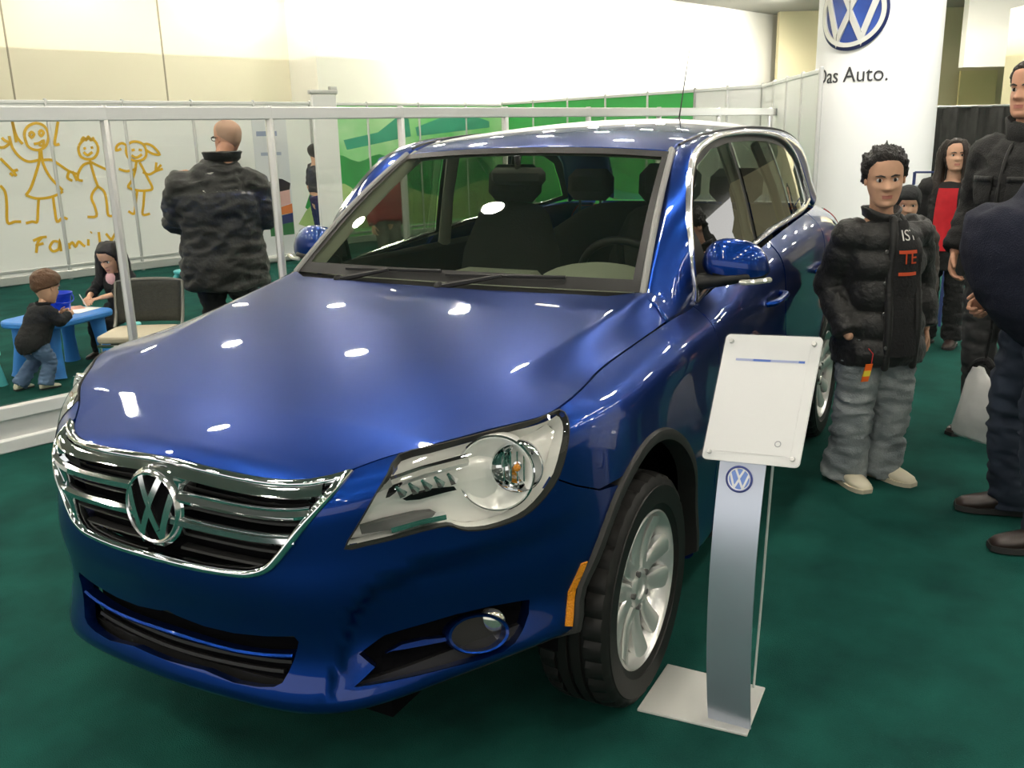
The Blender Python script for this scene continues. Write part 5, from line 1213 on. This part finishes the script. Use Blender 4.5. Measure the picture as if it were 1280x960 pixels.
SHOEW = mat('cream_leather', srgb(216, 208, 184), .5); SHOEB = mat('dark_leather', srgb(46, 36, 32), .35); SOLEW = mat('cream_sole', srgb(190, 182, 160), .6); SOLEB = mat('black_sole', (.02, .02, .02), .6)
MAROON = SHOEB
# --- boy in the puffer jacket
bH = 1.44
P = Figure('boy in open black puffer jacket and baggy grey jeans standing beside the car', at(1103, 3.98)+Vector((-.02, .01, 0)), 40, bH, girth=1.0, hh=.232, skin=SK_TAN, head=(-24, -4, 3), cheek=.35, jaw=1.02,
           J=dict(chest=(.01, 0, 1.0), neck=(.03, -.01, 1.20), head=(.045, .028, 1.355), shR=(.165, -.005, 1.115), shL=(-.135, 0, 1.12), elR=(.195, -.09, .90), wrR=(.185, .07, .70), elL=(-.215, -.05, .92), wrL=(-.215, .02, .70),
                  hipR=(.085, 0, .73), hipL=(-.075, 0, .73), knR=(.10, .02, .40), knL=(-.085, .015, .40), anR=(.105, -.02, .065), anL=(-.085, -.03, .065)), hR=False)
P.brows(HAIRB); P.hair(HAIRB, thick=.07, front=.33, side=-.02, back=-.32, spike=.11, fuzz=.05, seed=3, temple=.02)
P.trousers(JEAN, grow=.028, hem=.02, amp=.011, scale=8, flare=.022, vox=.010)
P.shoes(SHOEW, SOLEW, L=.185, toes=((-.05, 1, 0), (-.35, 1, 0)), w=1.1)
P.jacket(BLK2, hem=.62, grow=.012, name='t_shirt', arms='', amp=.003); sh_ = P.jk
tee = P
jk = P.jacket(BLK, hem=.56, grow=.038, sgrow=.023, vox=.011, amp=.004, scale=12, quilt=(.125, .20, .026), collar=.024, flare=1.24, seed=2)
def tube_on(f, pts, r, name, m, parent, off=0.0, sq=1):
    bv = BVHTree.FromPolygons([Vector(p) for p in f.jk.v], f.jk.f); out = []
    for p in pts: h = bv.ray_cast(Vector((p[0], 1.0, p[1])), Vector((0, -1, 0))); out.append((h[0] if h[0] else Vector((p[0], .1, p[1])))+Vector((0, off, 0)))
    q = MB(); q.tube(spline(out, 4), r, 10, dome=True, ry=r*sq if sq != 1 else None, ref=(1, 0, 0) if sq != 1 else None); return q.build(name, m, parent, angle=80), out
# open front: a dark shirt panel between the two jacket edges
bv = BVHTree.FromPolygons([Vector(p) for p in P.jk.v], P.jk.f); rows = []
for z in np.linspace(.62, 1.185, 26):
    f = (z-.62)/.565; xa, xb = .055-.01*f, -.075+.035*max(0, f-.75)*4; r = []
    for x in np.linspace(xb, xa, 14):
        h = bv.ray_cast(Vector((x, 1, z)), Vector((0, -1, 0))); y = h[0].y if h[0] else .1; r.append((x, y+.010*math.sin(PI*(x-xb)/(xa-xb)), z))
    rows.append(r)
ys = np.array([[p[1] for p in r] for r in rows]); ker = np.ones(7)/7
for j in range(ys.shape[1]): ys[:, j] = np.convolve(np.pad(ys[:, j], 3, mode='edge'), ker, 'valid')
G = [[(p[0], ys[i][j]+.012, p[2]) for j, p in enumerate(r)] for i, r in enumerate(rows)]
sf = sheet('shirt_front', G, BLK2, P.root)
tube_on(P, [(.058, .57), (.060, .75), (.055, .95), (.045, 1.10), (.038, 1.19)], .017, 'jacket_edge', BLK, jk, .004)
tube_on(P, [(-.080, .57), (-.082, .75), (-.080, .95), (-.075, 1.08), (-.048, 1.19)], .017, 'jacket_edge', BLK, jk, .004)
for z in (.66, .80, .93, 1.06): 
    q = MB(); h = bv.ray_cast(Vector((.072, 1, z)), Vector((0, -1, 0))); q.lathe([(0, .004), (.007, .003), (.009, 0)], 12, axis=(0, 1, 0), loc=(h[0] if h[0] else Vector((.07, .2, z)))+Vector((0, .012, 0))); q.build('snap_button', mat('button_grey', (.25, .25, .24), .3, metal=.7), jk)
fr_ = MB(); fr_.v = [p for r in G for p in r]; nb_ = len(G[0]); fr_.f = [(i*nb_+j, i*nb_+j+1, (i+1)*nb_+j+1, (i+1)*nb_+j) for i in range(len(G)-1) for j in range(nb_-1)]
TEEW = mat('print_white', (.7, .7, .66), .7); TEEO = mat('print_orange', srgb(214, 84, 44), .7)
t1 = text_mb('IST', .062, .002); t1.v = [(p[0]*1.0-.030, p[1], p[2]) for p in t1.v]; P.print_on(t1, 'shirt_letters', TEEW, (-.012, .6, 1.105), surf=fr_)
t2 = text_mb('TE', .075, .002); t2.v = [(p[0]*.9-.035, p[1]-.01, p[2]) for p in t2.v]; P.print_on(t2, 'shirt_letters', TEEO, (-.012, .6, 1.02), surf=fr_)
for z0, z1 in ((.962, .976), (1.052, 1.066)): q = MB(); q.v = [(-.045+.0095*i, z-1.0, 0) for z in (z0, z1) for i in range(10)]; q.f = [(i, i+1, 11+i, 10+i) for i in range(9)]; q.m = [0]*9; P.print_on(q, 'shirt_stripe', TEEO, (-.012, .6, 1.0), surf=fr_)
# orange tag hanging from his pocket
kt = thing('key_tag', 'small orange and yellow tag hanging from the boy\'s jacket pocket', 'tag', (0, 0, 0))
LM = Matrix.Translation(P.root.location) @ Matrix.Rotation(P.root.rotation_euler.z, 4, 'Z')
def boyw(p): return LM @ Vector(p)
k0 = boyw((.150, .185, .60)); kt.location = k0
dx = (LM.to_3x3() @ Vector((1, 0, 0))); dy = LM.to_3x3() @ Vector((0, 1, 0))
def tagp(a, b, z0): return [dx*x+dy*z0+Vector((0, 0, z)) for x, z in ((-.016+a, -.005), (.014+a, .0), (.002+a, b), (-.028+a, b))]
for nm, zt, zb, col in (('tag_body', 0, -.075, srgb(236, 106, 36)), ('tag_stripe', -.028, -.052, srgb(240, 214, 70))):
    q = MB(); w0 = .016; e = .004 if nm == 'tag_body' else .0055
    cs_ = [dx*(x-.22*z)+Vector((0, 0, z)) for x, z in ((-w0, zt), (w0, zt), (w0, zb), (-w0, zb))]
    q.rings([[c-dy*e/2 for c in cs_], [c+dy*e/2 for c in cs_]]); q.build(nm, mat(nm+'_plastic', col, .4), kt, smooth=False)
q = MB(); q.tube([dx*-.01+dy*.0+Vector((0, 0, .0)), dx*-.02+dy*-.01+Vector((0, 0, .04)), dx*-.01+dy*-.03+Vector((0, 0, .06))], .002, 6); q.build('tag_string', mat('red_string', srgb(190, 40, 40), .6), kt)

# --- woman in the red top
wp = at(1184, 6.62); wH = 1.41
P = Figure('long-haired woman in red top and open black coat, standing beside the round pillar', wp, -12, wH, hh=.215, skin=SK_LIGHT, head=(28, 6, 0), girth=.95, body_vox=.011, curl=.8,
           J=dict(elR=(.19, -.04, .86), wrR=(.10, .16, .74), elL=(-.20, -.06, .87), wrL=(-.21, .02, .66)))
P.brows(HAIRD); P.hair(HAIRD, thick=.055, front=.36, side=-.35, back=-.5, fuzz=.04, temple=.0)
lh = MB(); hd = P.D['head']; 
for sx in (-1, 1):
    lh.tube(spline([hd+Vector((sx*.052, .02, .085)), hd+Vector((sx*.085, .02, .01)), hd+Vector((sx*.088, .012, -.09)), hd+Vector((sx*.10, .03, -.20)), hd+Vector((sx*.095, .06, -.30))], 4), [.028, .03, .031, .032, .032, .032, .033, .034, .035, .035, .036, .036, .036, .034, .03, .02, .012][:17], 12, dome=True)
lh.tube(spline([hd+Vector((0, -.05, .06)), hd+Vector((0, -.085, -.06)), hd+Vector((0, -.09, -.18)), hd+Vector((0, -.085, -.28))], 4), [.07, .085, .09, .09, .095, .095, .095, .095, .095, .09, .08, .07, .05], 16, ry=[.05]*13, ref=(1, 0, 0), dome=True)
f = fuse(lh, .008, 3); f = wrinkle(f, .005, 30, 2, (1, 1, .25)); f.build('long_hair', HAIRD, P.h, angle=80)
P.trousers(BLK2, grow=.014, flare=.015); P.shoes(SHOEB, SOLEB, L=.17)
P.jacket(RED, hem=.68, grow=.014, name='red_top', amp=.004, vox=.011, arms=''); rt = P.jk
P.jacket(mat('black_coat', (.012, .012, .013), .8, bump=.3), hem=.56, grow=.024, vox=.011, name='coat', amp=.005)
bv = BVHTree.FromPolygons([Vector(p) for p in P.jk.v], P.jk.f); rows = []
for z in np.linspace(.70, 1.13, 18):
    r = []; f_ = (z-.70)/.43; w_ = .085-.02*f_
    for x in np.linspace(-w_, w_, 12): h = bv.ray_cast(Vector((x, 1, z)), Vector((0, -1, 0))); r.append((x, (h[0].y if h[0] else .08)+.012*(1-abs(x)/w_)+.004, z))
    rows.append(r)
sheet('red_front', rows, RED, P.root)
q = MB(); hw_ = P.D['wrR']; q.box(hw_+Vector((-.02, .10, .0)), (.15, .10, .012), ypr(20, 10).to_3x3()); 
LMw = Matrix.Translation(P.root.location) @ Matrix.Rotation(P.root.rotation_euler.z, 4, 'Z'); q.xf(LMw); lf = q.build('folded_leaflet', mat('leaflet_white', (.8, .8, .78), .6), None, smooth=False); tag(lf, 'white folded leaflet held by the woman in the red top', 'leaflet')
gb_ = MB(); gb_.tube([(0, 0, 0), (0, 0, .03), (0, 0, .16), (0, 0, .27)], [.06, .085, .10, .07], 16, ry=[.03, .045, .05, .02], ref=(1, 0, 0), dome=True); gb_ = wrinkle(gb_, .008, 16, 4); gb_.tube([(-.05, 0, .27), (-.04, 0, .38), (.04, 0, .38), (.05, 0, .27)], .005, 6)
o = gb_.build('shopping_bag', mat('grey_plastic_bag', (.42, .43, .44), .5, mottle=.3), None, angle=70); o.location = LMw @ Vector((.185, .14, .36)); o.rotation_euler = (0, 0, .5); tag(o, 'crumpled grey carrier bag hanging at the side of the woman in red', 'bag')

# --- man in the black field jacket
mp = at(1268, 4.55); mH = 1.80
P = Figure('tall dark-haired man in black field jacket with chest pockets, behind the man in navy', mp, -32, mH, hh=.262, skin=SK_RED, head=(2, 2, 0), girth=1.05, nose=1.15, jaw=1.08,
           J=dict(elR=(.255, -.05, 1.15), wrR=(.245, .10, .94), shR=(.185, 0, 1.42), shL=(-.195, 0, 1.42)), hR=dict(dir=(-.15, .35, -.9), back=(1, .3, 0), curl=.5))
P.brows(HAIRB); P.hair(HAIRD, thick=.045, front=.33, side=-.02, back=-.30, fuzz=.03, seed=6, temple=.06)
P.trousers(mat('grey_trousers', (.05, .05, .052), .9, mottle=.3), grow=.02); P.shoes(SHOEB, SOLEB)
jk = P.jacket(mat('black_canvas', (.014, .014, .014), .8, bump=.35, bscale=140), hem=.84, grow=.035, sgrow=.026, vox=.014, amp=.010, scale=7, collar=.05, seed=9)
bv = BVHTree.FromPolygons([Vector(p) for p in P.jk.v], P.jk.f)
for x in (.10, -.10):
    G = []
    for z in np.linspace(1.17, 1.32, 7): G.append([((lambda h: (xx, (h[0].y if h[0] else .15)+.012, z))(bv.ray_cast(Vector((xx, 1, z)), Vector((0, -1, 0))))) for xx in np.linspace(x-.06, x+.06, 7)])
    pk = sheet('chest_pocket', G, mat('black_canvas', (.014, .014, .014)), jk, .006)
    G2 = [[(p[0]*1.0, p[1]+.006, p[2]+.0) for p in r] for r in G[5:]]; sheet('pocket_flap', G2, BLK, pk, .004)
tube_on(P, [(.0, .86), (0, 1.0), (0, 1.2), (0, 1.38), (0, 1.46)], .009, 'zip', BLACKP, jk, .004)
sc_ = MB(); sc_.tube([P.D['neck']+Vector((.06*math.sin(a), .062*math.cos(a), .02+.012*math.sin(3*a))) for a in [2*PI*k/20 for k in range(20)]], .036, 10, closed=True); sc_ = wrinkle(sc_, .006, 16, 1); sc_.build('scarf', BLK2, P.root, angle=80)

# --- man in the navy sweater at the right edge
np_ = at(1342, 3.36)
P = Figure('heavy man in navy sweater and dark jeans walking at the right edge', np_, -72, 1.78, girth=1.42, hh=.245, skin=SK_RED, head=(10, 0, 0), curl=.9,
           J=dict(pel=(0, -.02, .95), chest=(0, .0, 1.22), neck=(0, .02, 1.49), shL=(-.24, .01, 1.42), shR=(.24, .01, 1.42), elL=(-.30, -.12, 1.16), wrL=(-.245, .085, .985), elR=(.31, -.05, 1.12), wrR=(.26, .17, .92),
                  hipR=(.11, -.02, .90), hipL=(-.11, -.02, .90), knR=(.17, .08, .50), knL=(-.14, .06, .50), anR=(.22, .02, .085), anL=(-.15, .00, .085)), hL=dict(dir=(.25, .45, -.8), back=(-1, .2, 0), curl=.6))
P.brows(HAIRD); P.hair(HAIRD, thick=.05, front=.32, side=0, back=-.3, fuzz=.04, seed=8)
P.trousers(DKJEAN, grow=.020, hem=.02, amp=.010, flare=.02, scale=7); P.shoes(SHOEB, SOLEB, L=.175, toes=((.10, 1, 0), (-.05, 1, 0)))
P.jacket(NAVY, hem=.93, grow=.026, sgrow=.026, name='sweater', vox=.014, amp=.006, scale=6, belly=.052, collar=.02, seed=12)
LMn = Matrix.Translation(P.root.location) @ Matrix.Rotation(P.root.rotation_euler.z, 4, 'Z')
# white carrier bag
wb_ = at(1243, 3.9); bg = thing('carrier_bag', 'white plastic carrier bag with black handle hanging beside the navy-clad man\'s legs', 'bag', wb_+Vector((0, 0, .22)), .9)
q = MB(); q.tube([(0, 0, 0), (0, 0, .02), (.01, 0, .15), (.0, 0, .26), (0, 0, .315)], [.118, .120, .088, .064, .03], 18, ry=[.012, .04, .045, .03, .014], ref=(1, 0, 0)); q = wrinkle(q, .012, 14, 5); q.build('bag_body', mat('white_poly', (.74, .74, .72), .4, mottle=.1), bg, angle=70)
q = MB(); q.tube(spline([(-.05, 0, .30), (-.02, 0, .34), (.03, 0, .36), (.06, .0, .335)], 4), .016, 8, dome=True); q.tube([(.02, 0, .34), (.05, -.02, .48), (.06, -.03, .66)], .006, 6); q.build('bag_handle', BLK2, bg)

# --- bald man inside the glass
P = Figure('bald man in glasses and bulky black jacket seen from behind, inside the glass partition', at(278, 6.36), 226, 1.69, girth=1.45, hh=.245, skin=SK_RED, head=(38, 0, 0), jaw=1.12,
           J=dict(neck=(.055, .0, 1.45), head=(.10, .05, 1.58), shR=(.215, 0, 1.27), shL=(-.215, 0, 1.27), elL=(-.275, .06, 1.06), wrL=(-.245, .27, 1.27), elR=(.285, .06, 1.06), wrR=(.20, .33, 1.15), pel=(0, 0, .88), chest=(0, .01, 1.15), hipR=(.1, 0, .86), hipL=(-.1, 0, .86)), hL=dict(dir=(.25, .1, .95), back=(-.6, -.7, .2), curl=.9), hR=dict(dir=(-.5, .5, .6), back=(.5, .5, -.4), curl=.9))
P.hair(mat('grey_stubble', srgb(176, 140, 118), .7), thick=.008, front=.9, side=.05, back=-.28, temple=0)
q = MB(); q.tube([P.HM @ Vector((s_*.30*P.hh, y*P.hh, .03*P.hh)) for s_, y in ((-1, -.02), (-1.0, .20), (-.80, .38), (.80, .38), (1.0, .20), (1, -.02))], .0035, 6)
for s_ in (-1, 1): q.tube([P.HM @ Vector((s_*.135*P.hh+.085*P.hh*math.cos(a), .40*P.hh, .0+.06*P.hh*math.sin(a))) for a in [2*PI*k/16 for k in range(16)]], .0028, 6, closed=True)
q.build('glasses', BLACKP, P.root)
P.trousers(BLK2, grow=.02); P.shoes(SHOEB, SOLEB)
P.jacket(BLK, hem=.60, grow=.050, sgrow=.042, vox=.014, amp=.016, scale=6, flare=1.06, collar=.026, cw=1.3, seed=15, stretch=(1, 1, 2.0))
LMb = Matrix.Translation(P.root.location) @ Matrix.Rotation(P.root.rotation_euler.z, 4, 'Z')

# --- toddler and girl at the little table
TZ = .40; tc = Vector((-1.94, -4.27, 0)); ta = math.atan2(-.14, -.99)
P = Figure('toddler in black sweater and blue jeans leaning on the small blue table', Vector((-1.525, -3.955, 0)), 170, .84, hh=.215, girth=1.12, skin=SK_LIGHT, head=(10, -16, 0), cheek=.6, nose=.7,
           J=dict(pel=(.0, -.02, .33), chest=(0, .05, .45), neck=(0, .085, .545), head=(0, .125, .665), shR=(.095, .07, .515), shL=(-.095, .07, .515), elR=(.125, .12, .445), wrR=(.07, .215, .468), elL=(-.125, .12, .445), wrL=(-.07, .22, .468),
                  hipR=(.045, -.02, .32), hipL=(-.045, -.02, .32), knR=(.055, .05, .185), knL=(-.055, .0, .18), anR=(.06, .0, .04), anL=(-.07, -.11, .04)))
P.brows(HAIRBR); P.hair(HAIRBR, thick=.055, front=.27, side=0, back=-.26, fuzz=.03)
P.trousers(JEANB, grow=.014, vox=.008, amp=.006, scale=18, flare=.008); P.shoes(SHOEW, SOLEB, L=.16)
P.jacket(BLK2, hem=.295, grow=.024, sgrow=.012, vox=.008, amp=.003, scale=18, name='sweater', collar=.03, flare=1.10)
gp_ = Vector((-2.55, -4.36, 0))
P = Figure('dark-haired girl in black top drawing at the small blue table', gp_, 12, 1.12, hh=.222, girth=.9, skin=SK_LIGHT, head=(0, -26, 0), cheek=.5, nose=.7,
           J=dict(pel=(0, -.02, .34), chest=(0, .0, .49), neck=(0, .015, .625), head=(0, .055, .735), shR=(.115, .01, .585), shL=(-.115, .01, .585), elR=(.17, .08, .475), wrR=(.07, .25, .464), elL=(-.17, .10, .49), wrL=(-.05, .27, .464),
                  hipR=(.06, .0, .33), hipL=(-.06, 0, .33), knR=(.075, .22, .265), knL=(-.075, .22, .265), anR=(.08, .22, .05), anL=(-.08, .22, .05)), hR=dict(dir=(-.3, .9, -.2), back=(0, .2, 1), curl=.7), hL=dict(dir=(.4, .9, -.1), back=(0, .1, 1), curl=.4))
P.brows(HAIRB); P.hair(HAIRB, thick=.055, front=.34, side=-.3, back=-.5, fuzz=.02)
lh = MB(); hd = P.D['head']
for sx in (-1, 1): lh.tube(spline([hd+Vector((sx*.05, .0, .09)), hd+Vector((sx*.095, -.01, .0)), hd+Vector((sx*.105, -.01, -.10)), hd+Vector((sx*.11, .0, -.22))], 4), [.03, .034, .036, .038, .038, .038, .04, .04, .042, .042, .04, .03, .02], 12, dome=True)
lh.tube(spline([hd+Vector((0, -.06, .07)), hd+Vector((0, -.09, -.05)), hd+Vector((0, -.095, -.24))], 4), [.07, .085, .09, .095, .10, .10, .095, .09, .06], 16, ry=[.045]*9, ref=(1, 0, 0), dome=True)
f = fuse(lh, .009, 3); f = wrinkle(f, .004, 30, 2, (1, 1, .25)); f.build('long_hair', HAIRB, P.h, angle=80)
P.trousers(BLK2, grow=.01, vox=.009); P.shoes(SHOEB, SOLEB, L=.15)
P.jacket(BLK2, hem=.33, grow=.014, sgrow=.010, vox=.009, amp=.004, scale=15, name='top', sleeve=.80)
q = MB(); q.sphere((0, .075, .575), (.045, .022, .05), 12, 8); q.build('pink_collar', mat('pink_cotton', srgb(240, 190, 196), .8), P.root)
# --- person seen through the gap, kid behind the boy, visitors by the mural
P = Figure('dark-haired person in dark shirt and jeans by the white divider, back turned', at(402, 12.7), 150, 1.46, hh=.2, body_vox=.014, skin=SK_TAN, J=dict(elR=(.19, .02, .95), wrR=(.10, .22, 1.0)))
P.hair(HAIRB, thick=.07, front=.34, side=-.3, back=-.6); P.trousers(mat('navy_jeans', srgb(38, 48, 88), .9), vox=.014); P.shoes(SHOEB, SOLEB); P.jacket(mat('charcoal_shirt', (.04, .04, .045), .8), hem=.86, grow=.014, vox=.014, sleeve=.45, name='shirt')
P = Figure('small child in dark hooded coat mostly hidden behind the boy', at(1131, 5.75), 10, 1.14, hh=.2, body_vox=.012, skin=SK_LIGHT, head=(0, -10, 0))
P.hair(mat('grey_wool', (.03, .032, .034), .9, bump=.4), thick=.06, front=.18, side=-.3, back=-.5); P.trousers(BLK2, vox=.012); P.shoes(SHOEB, SOLEB); P.jacket(mat('brown_coat', (.05, .04, .035), .8), hem=.42, grow=.02, vox=.012)
P = Figure('visitor in red jacket standing before the green picture wall', at(486, 10.4), 60, 1.30, hh=.2, body_vox=.014, skin=SK_LIGHT, head=(10, -15, 0))
P.hair(mat('blue_cap_cloth', srgb(70, 96, 160), .8), thick=.05, front=.2, side=.05, back=-.1); P.trousers(mat('grey_chinos', (.16, .15, .13), .9), vox=.014); P.shoes(SHOEB, SOLEB); P.jacket(mat('red_nylon', srgb(150, 44, 48), .6), hem=.66, grow=.03, vox=.014)
# ================================================================= play-area furniture and small props
KBLUE = mat('table_blue', srgb(66, 142, 226), .4); KDEEP = mat('bucket_blue', srgb(26, 66, 214), .35); TEAL = mat('stool_teal', srgb(96, 200, 206), .45)
RT = frame((0, 0, 1), (-.99, -.14, 0)); tb = thing('kids_table', 'small light blue plastic play table with splayed legs inside the glass', 'table', tc, math.atan2(-.14, -.99))
q = MB(); q.prism(rrect(.66, .50, .12, 8), .045, None, TZ-.045); q.build('tabletop', KBLUE, tb, bevel=.012)
for sx in (-1, 1):
    for sy_ in (-1, 1):
        q = MB(); q.tube([(sx*.205, sy_*.145, TZ-.04), (sx*.215, sy_*.155, .20), (sx*.235, sy_*.172, .03), (sx*.24, sy_*.176, 0)], [.060, .048, .056, .062], 14, ry=[.05, .04, .046, .05], ref=(1, 0, 0)); q.build('leg', KBLUE, tb)
bk = thing('toy_bucket', 'deep blue plastic bucket standing on the small blue table', 'bucket', tc+RT @ Vector((-.04, -.05, TZ)))
q = MB(); q.lathe([(.0, 0), (.072, 0), (.078, .01), (.098, .148), (.108, .15), (.110, .165), (.102, .166), (.094, .15), (.074, .014), (0, .012)], 32); q.build('pail', KDEEP, bk)
q = MB(); q.tube([(.112*math.cos(a), .112*math.sin(a), .150-.05*math.sin(a)) for a in np.linspace(0, PI, 14)], .005, 6); q.build('bail_handle', KDEEP, bk)
pp = MB(); R_ = ypr(12); pp.box((0, 0, 0), (.24, .19, .002), R_); o = pp.build('drawing_paper', mat('paper', (.82, .81, .76), .6), None, smooth=False); o.location = tc+RT @ Vector((.18, -.02, TZ+.0015)); tag(o, 'white sheet of paper on the small blue table', 'paper')
pp = MB(); pp.box((0, 0, 0), (.20, .15, .002), ypr(-25)); o = pp.build('drawing_paper', mat('pink_paper', srgb(240, 180, 160), .6), None, smooth=False); o.location = tc+RT @ Vector((.20, .10, TZ+.0045)); tag(o, 'pinkish sheet of paper under the girl\'s hands', 'paper')
pn = MB(); pn.tube([(0, 0, 0), (.0, .0, .09), (0, 0, .10)], [.004, .004, .001], 8); o = pn.build('crayon', mat('crayon_white', (.8, .8, .8), .5), None); o.location = tc+RT @ Vector((.27, .0, TZ+.012)); o.rotation_euler = (.3, .25, 0); tag(o, 'pale crayon in the girl\'s hand', 'crayon')
def stool(loc, label, rz=0, h=.24):
    st = thing('kids_stool', label, 'stool', loc, rz); q = MB(); q.lathe([(0, h), (.11, h), (.125, h-.01), (.125, h-.03), (.11, h-.04), (0, h-.04)], 24); q.build('seat', TEAL, st)
    for k in range(4): a = PI/4+k*PI/2; q = MB(); q.tube([(.075*math.cos(a), .075*math.sin(a), h-.03), (.115*math.cos(a), .115*math.sin(a), 0)], [.026, .03], 10); q.build('leg', TEAL, st)
stool(Vector((-1.37, -4.34, 0)), 'teal kids stool behind the toddler'); stool(Vector((-2.56, -4.37, 0)), 'teal kids stool under the girl', .4, .215)
stool(at(226, 10.9), 'teal kids stool by the board wall, left of the bald man', .2, .10)
# office chair between table and glass
ch = thing('stacking_chair', 'stacking chair with dark mesh back, beige seat and chrome legs behind the glass', 'chair', at(161, 5.74), math.radians(-60))
MESHB = mat('mesh_back', (.055, .055, .045), .8, bump=.5, bscale=300, mottle=.3, mscale=60); SEATB = mat('seat_beige', srgb(176, 166, 146), .7)
G = []
for z in np.linspace(.44, .70, 8): G.append([(x, -.19-.05*(z-.44)/.26+.035*(1-(x/.2)**2)*-1, z) for x in np.linspace(-.205, .205, 12)])
sheet('backrest', G, MESHB, ch, .012)
q = MB(); q.tube(spline([(-.215, -.14, .42), (-.215, -.19, .50), (-.215, -.235, .66), (-.19, -.25, .70), (0, -.275, .71), (.19, -.25, .70), (.215, -.235, .66), (.215, -.19, .50), (.215, -.14, .42)], 4), .011, 8); q.build('back_frame', mat('frame_grey', (.24, .23, .21), .35, metal=.6), ch)
q = MB(); q.prism(rrect(.42, .40, .07, 6, 0, .02), .04, None, .385); q.build('seat', SEATB, ch, bevel=.012)
for sx in (-1, 1):
    for y0, y1 in ((.17, .21), (-.14, -.20)): q = MB(); q.tube([(sx*.19, y0, .385), (sx*.205, y1, .0)], .010, 8); q.build('leg', CHROME, ch)
q = MB(); q.tube([(-.2, .19, .365), (.2, .19, .365)], .011, 8); q.tube([(-.2, -.15, .365), (.2, -.15, .365)], .011, 8); q.build('seat_rail', CHROME, ch)
# brochure rack by the pillar
rk = thing('brochure_rack', 'blue and white wire brochure rack between boy and woman in red', 'display rack', at(1160, 7.4), math.radians(-85))
q = MB()
for sx in (-1, 1): q.tube([(sx*.14, .10, 0), (sx*.14, .02, 1.2)], .012, 8); q.tube([(sx*.14, -.15, 0), (sx*.14, .02, .9)], .012, 8)
for z in (.5, .74, .98, 1.2): q.tube([(-.14, .05, z), (.14, .05, z)], .008, 6)
q.build('frame', mat('rack_blue', srgb(52, 66, 120), .4), rk)
for k in range(6): q = MB(); q.box((-.075+.15*(k % 2), .085-.02*(k//2), .58+.22*(k//2)), (.12, .012, .17), ypr(0, -12)); q.build('leaflet', mat('leaflet_pale', (.62, .66, .74), .5), rk, smooth=False)
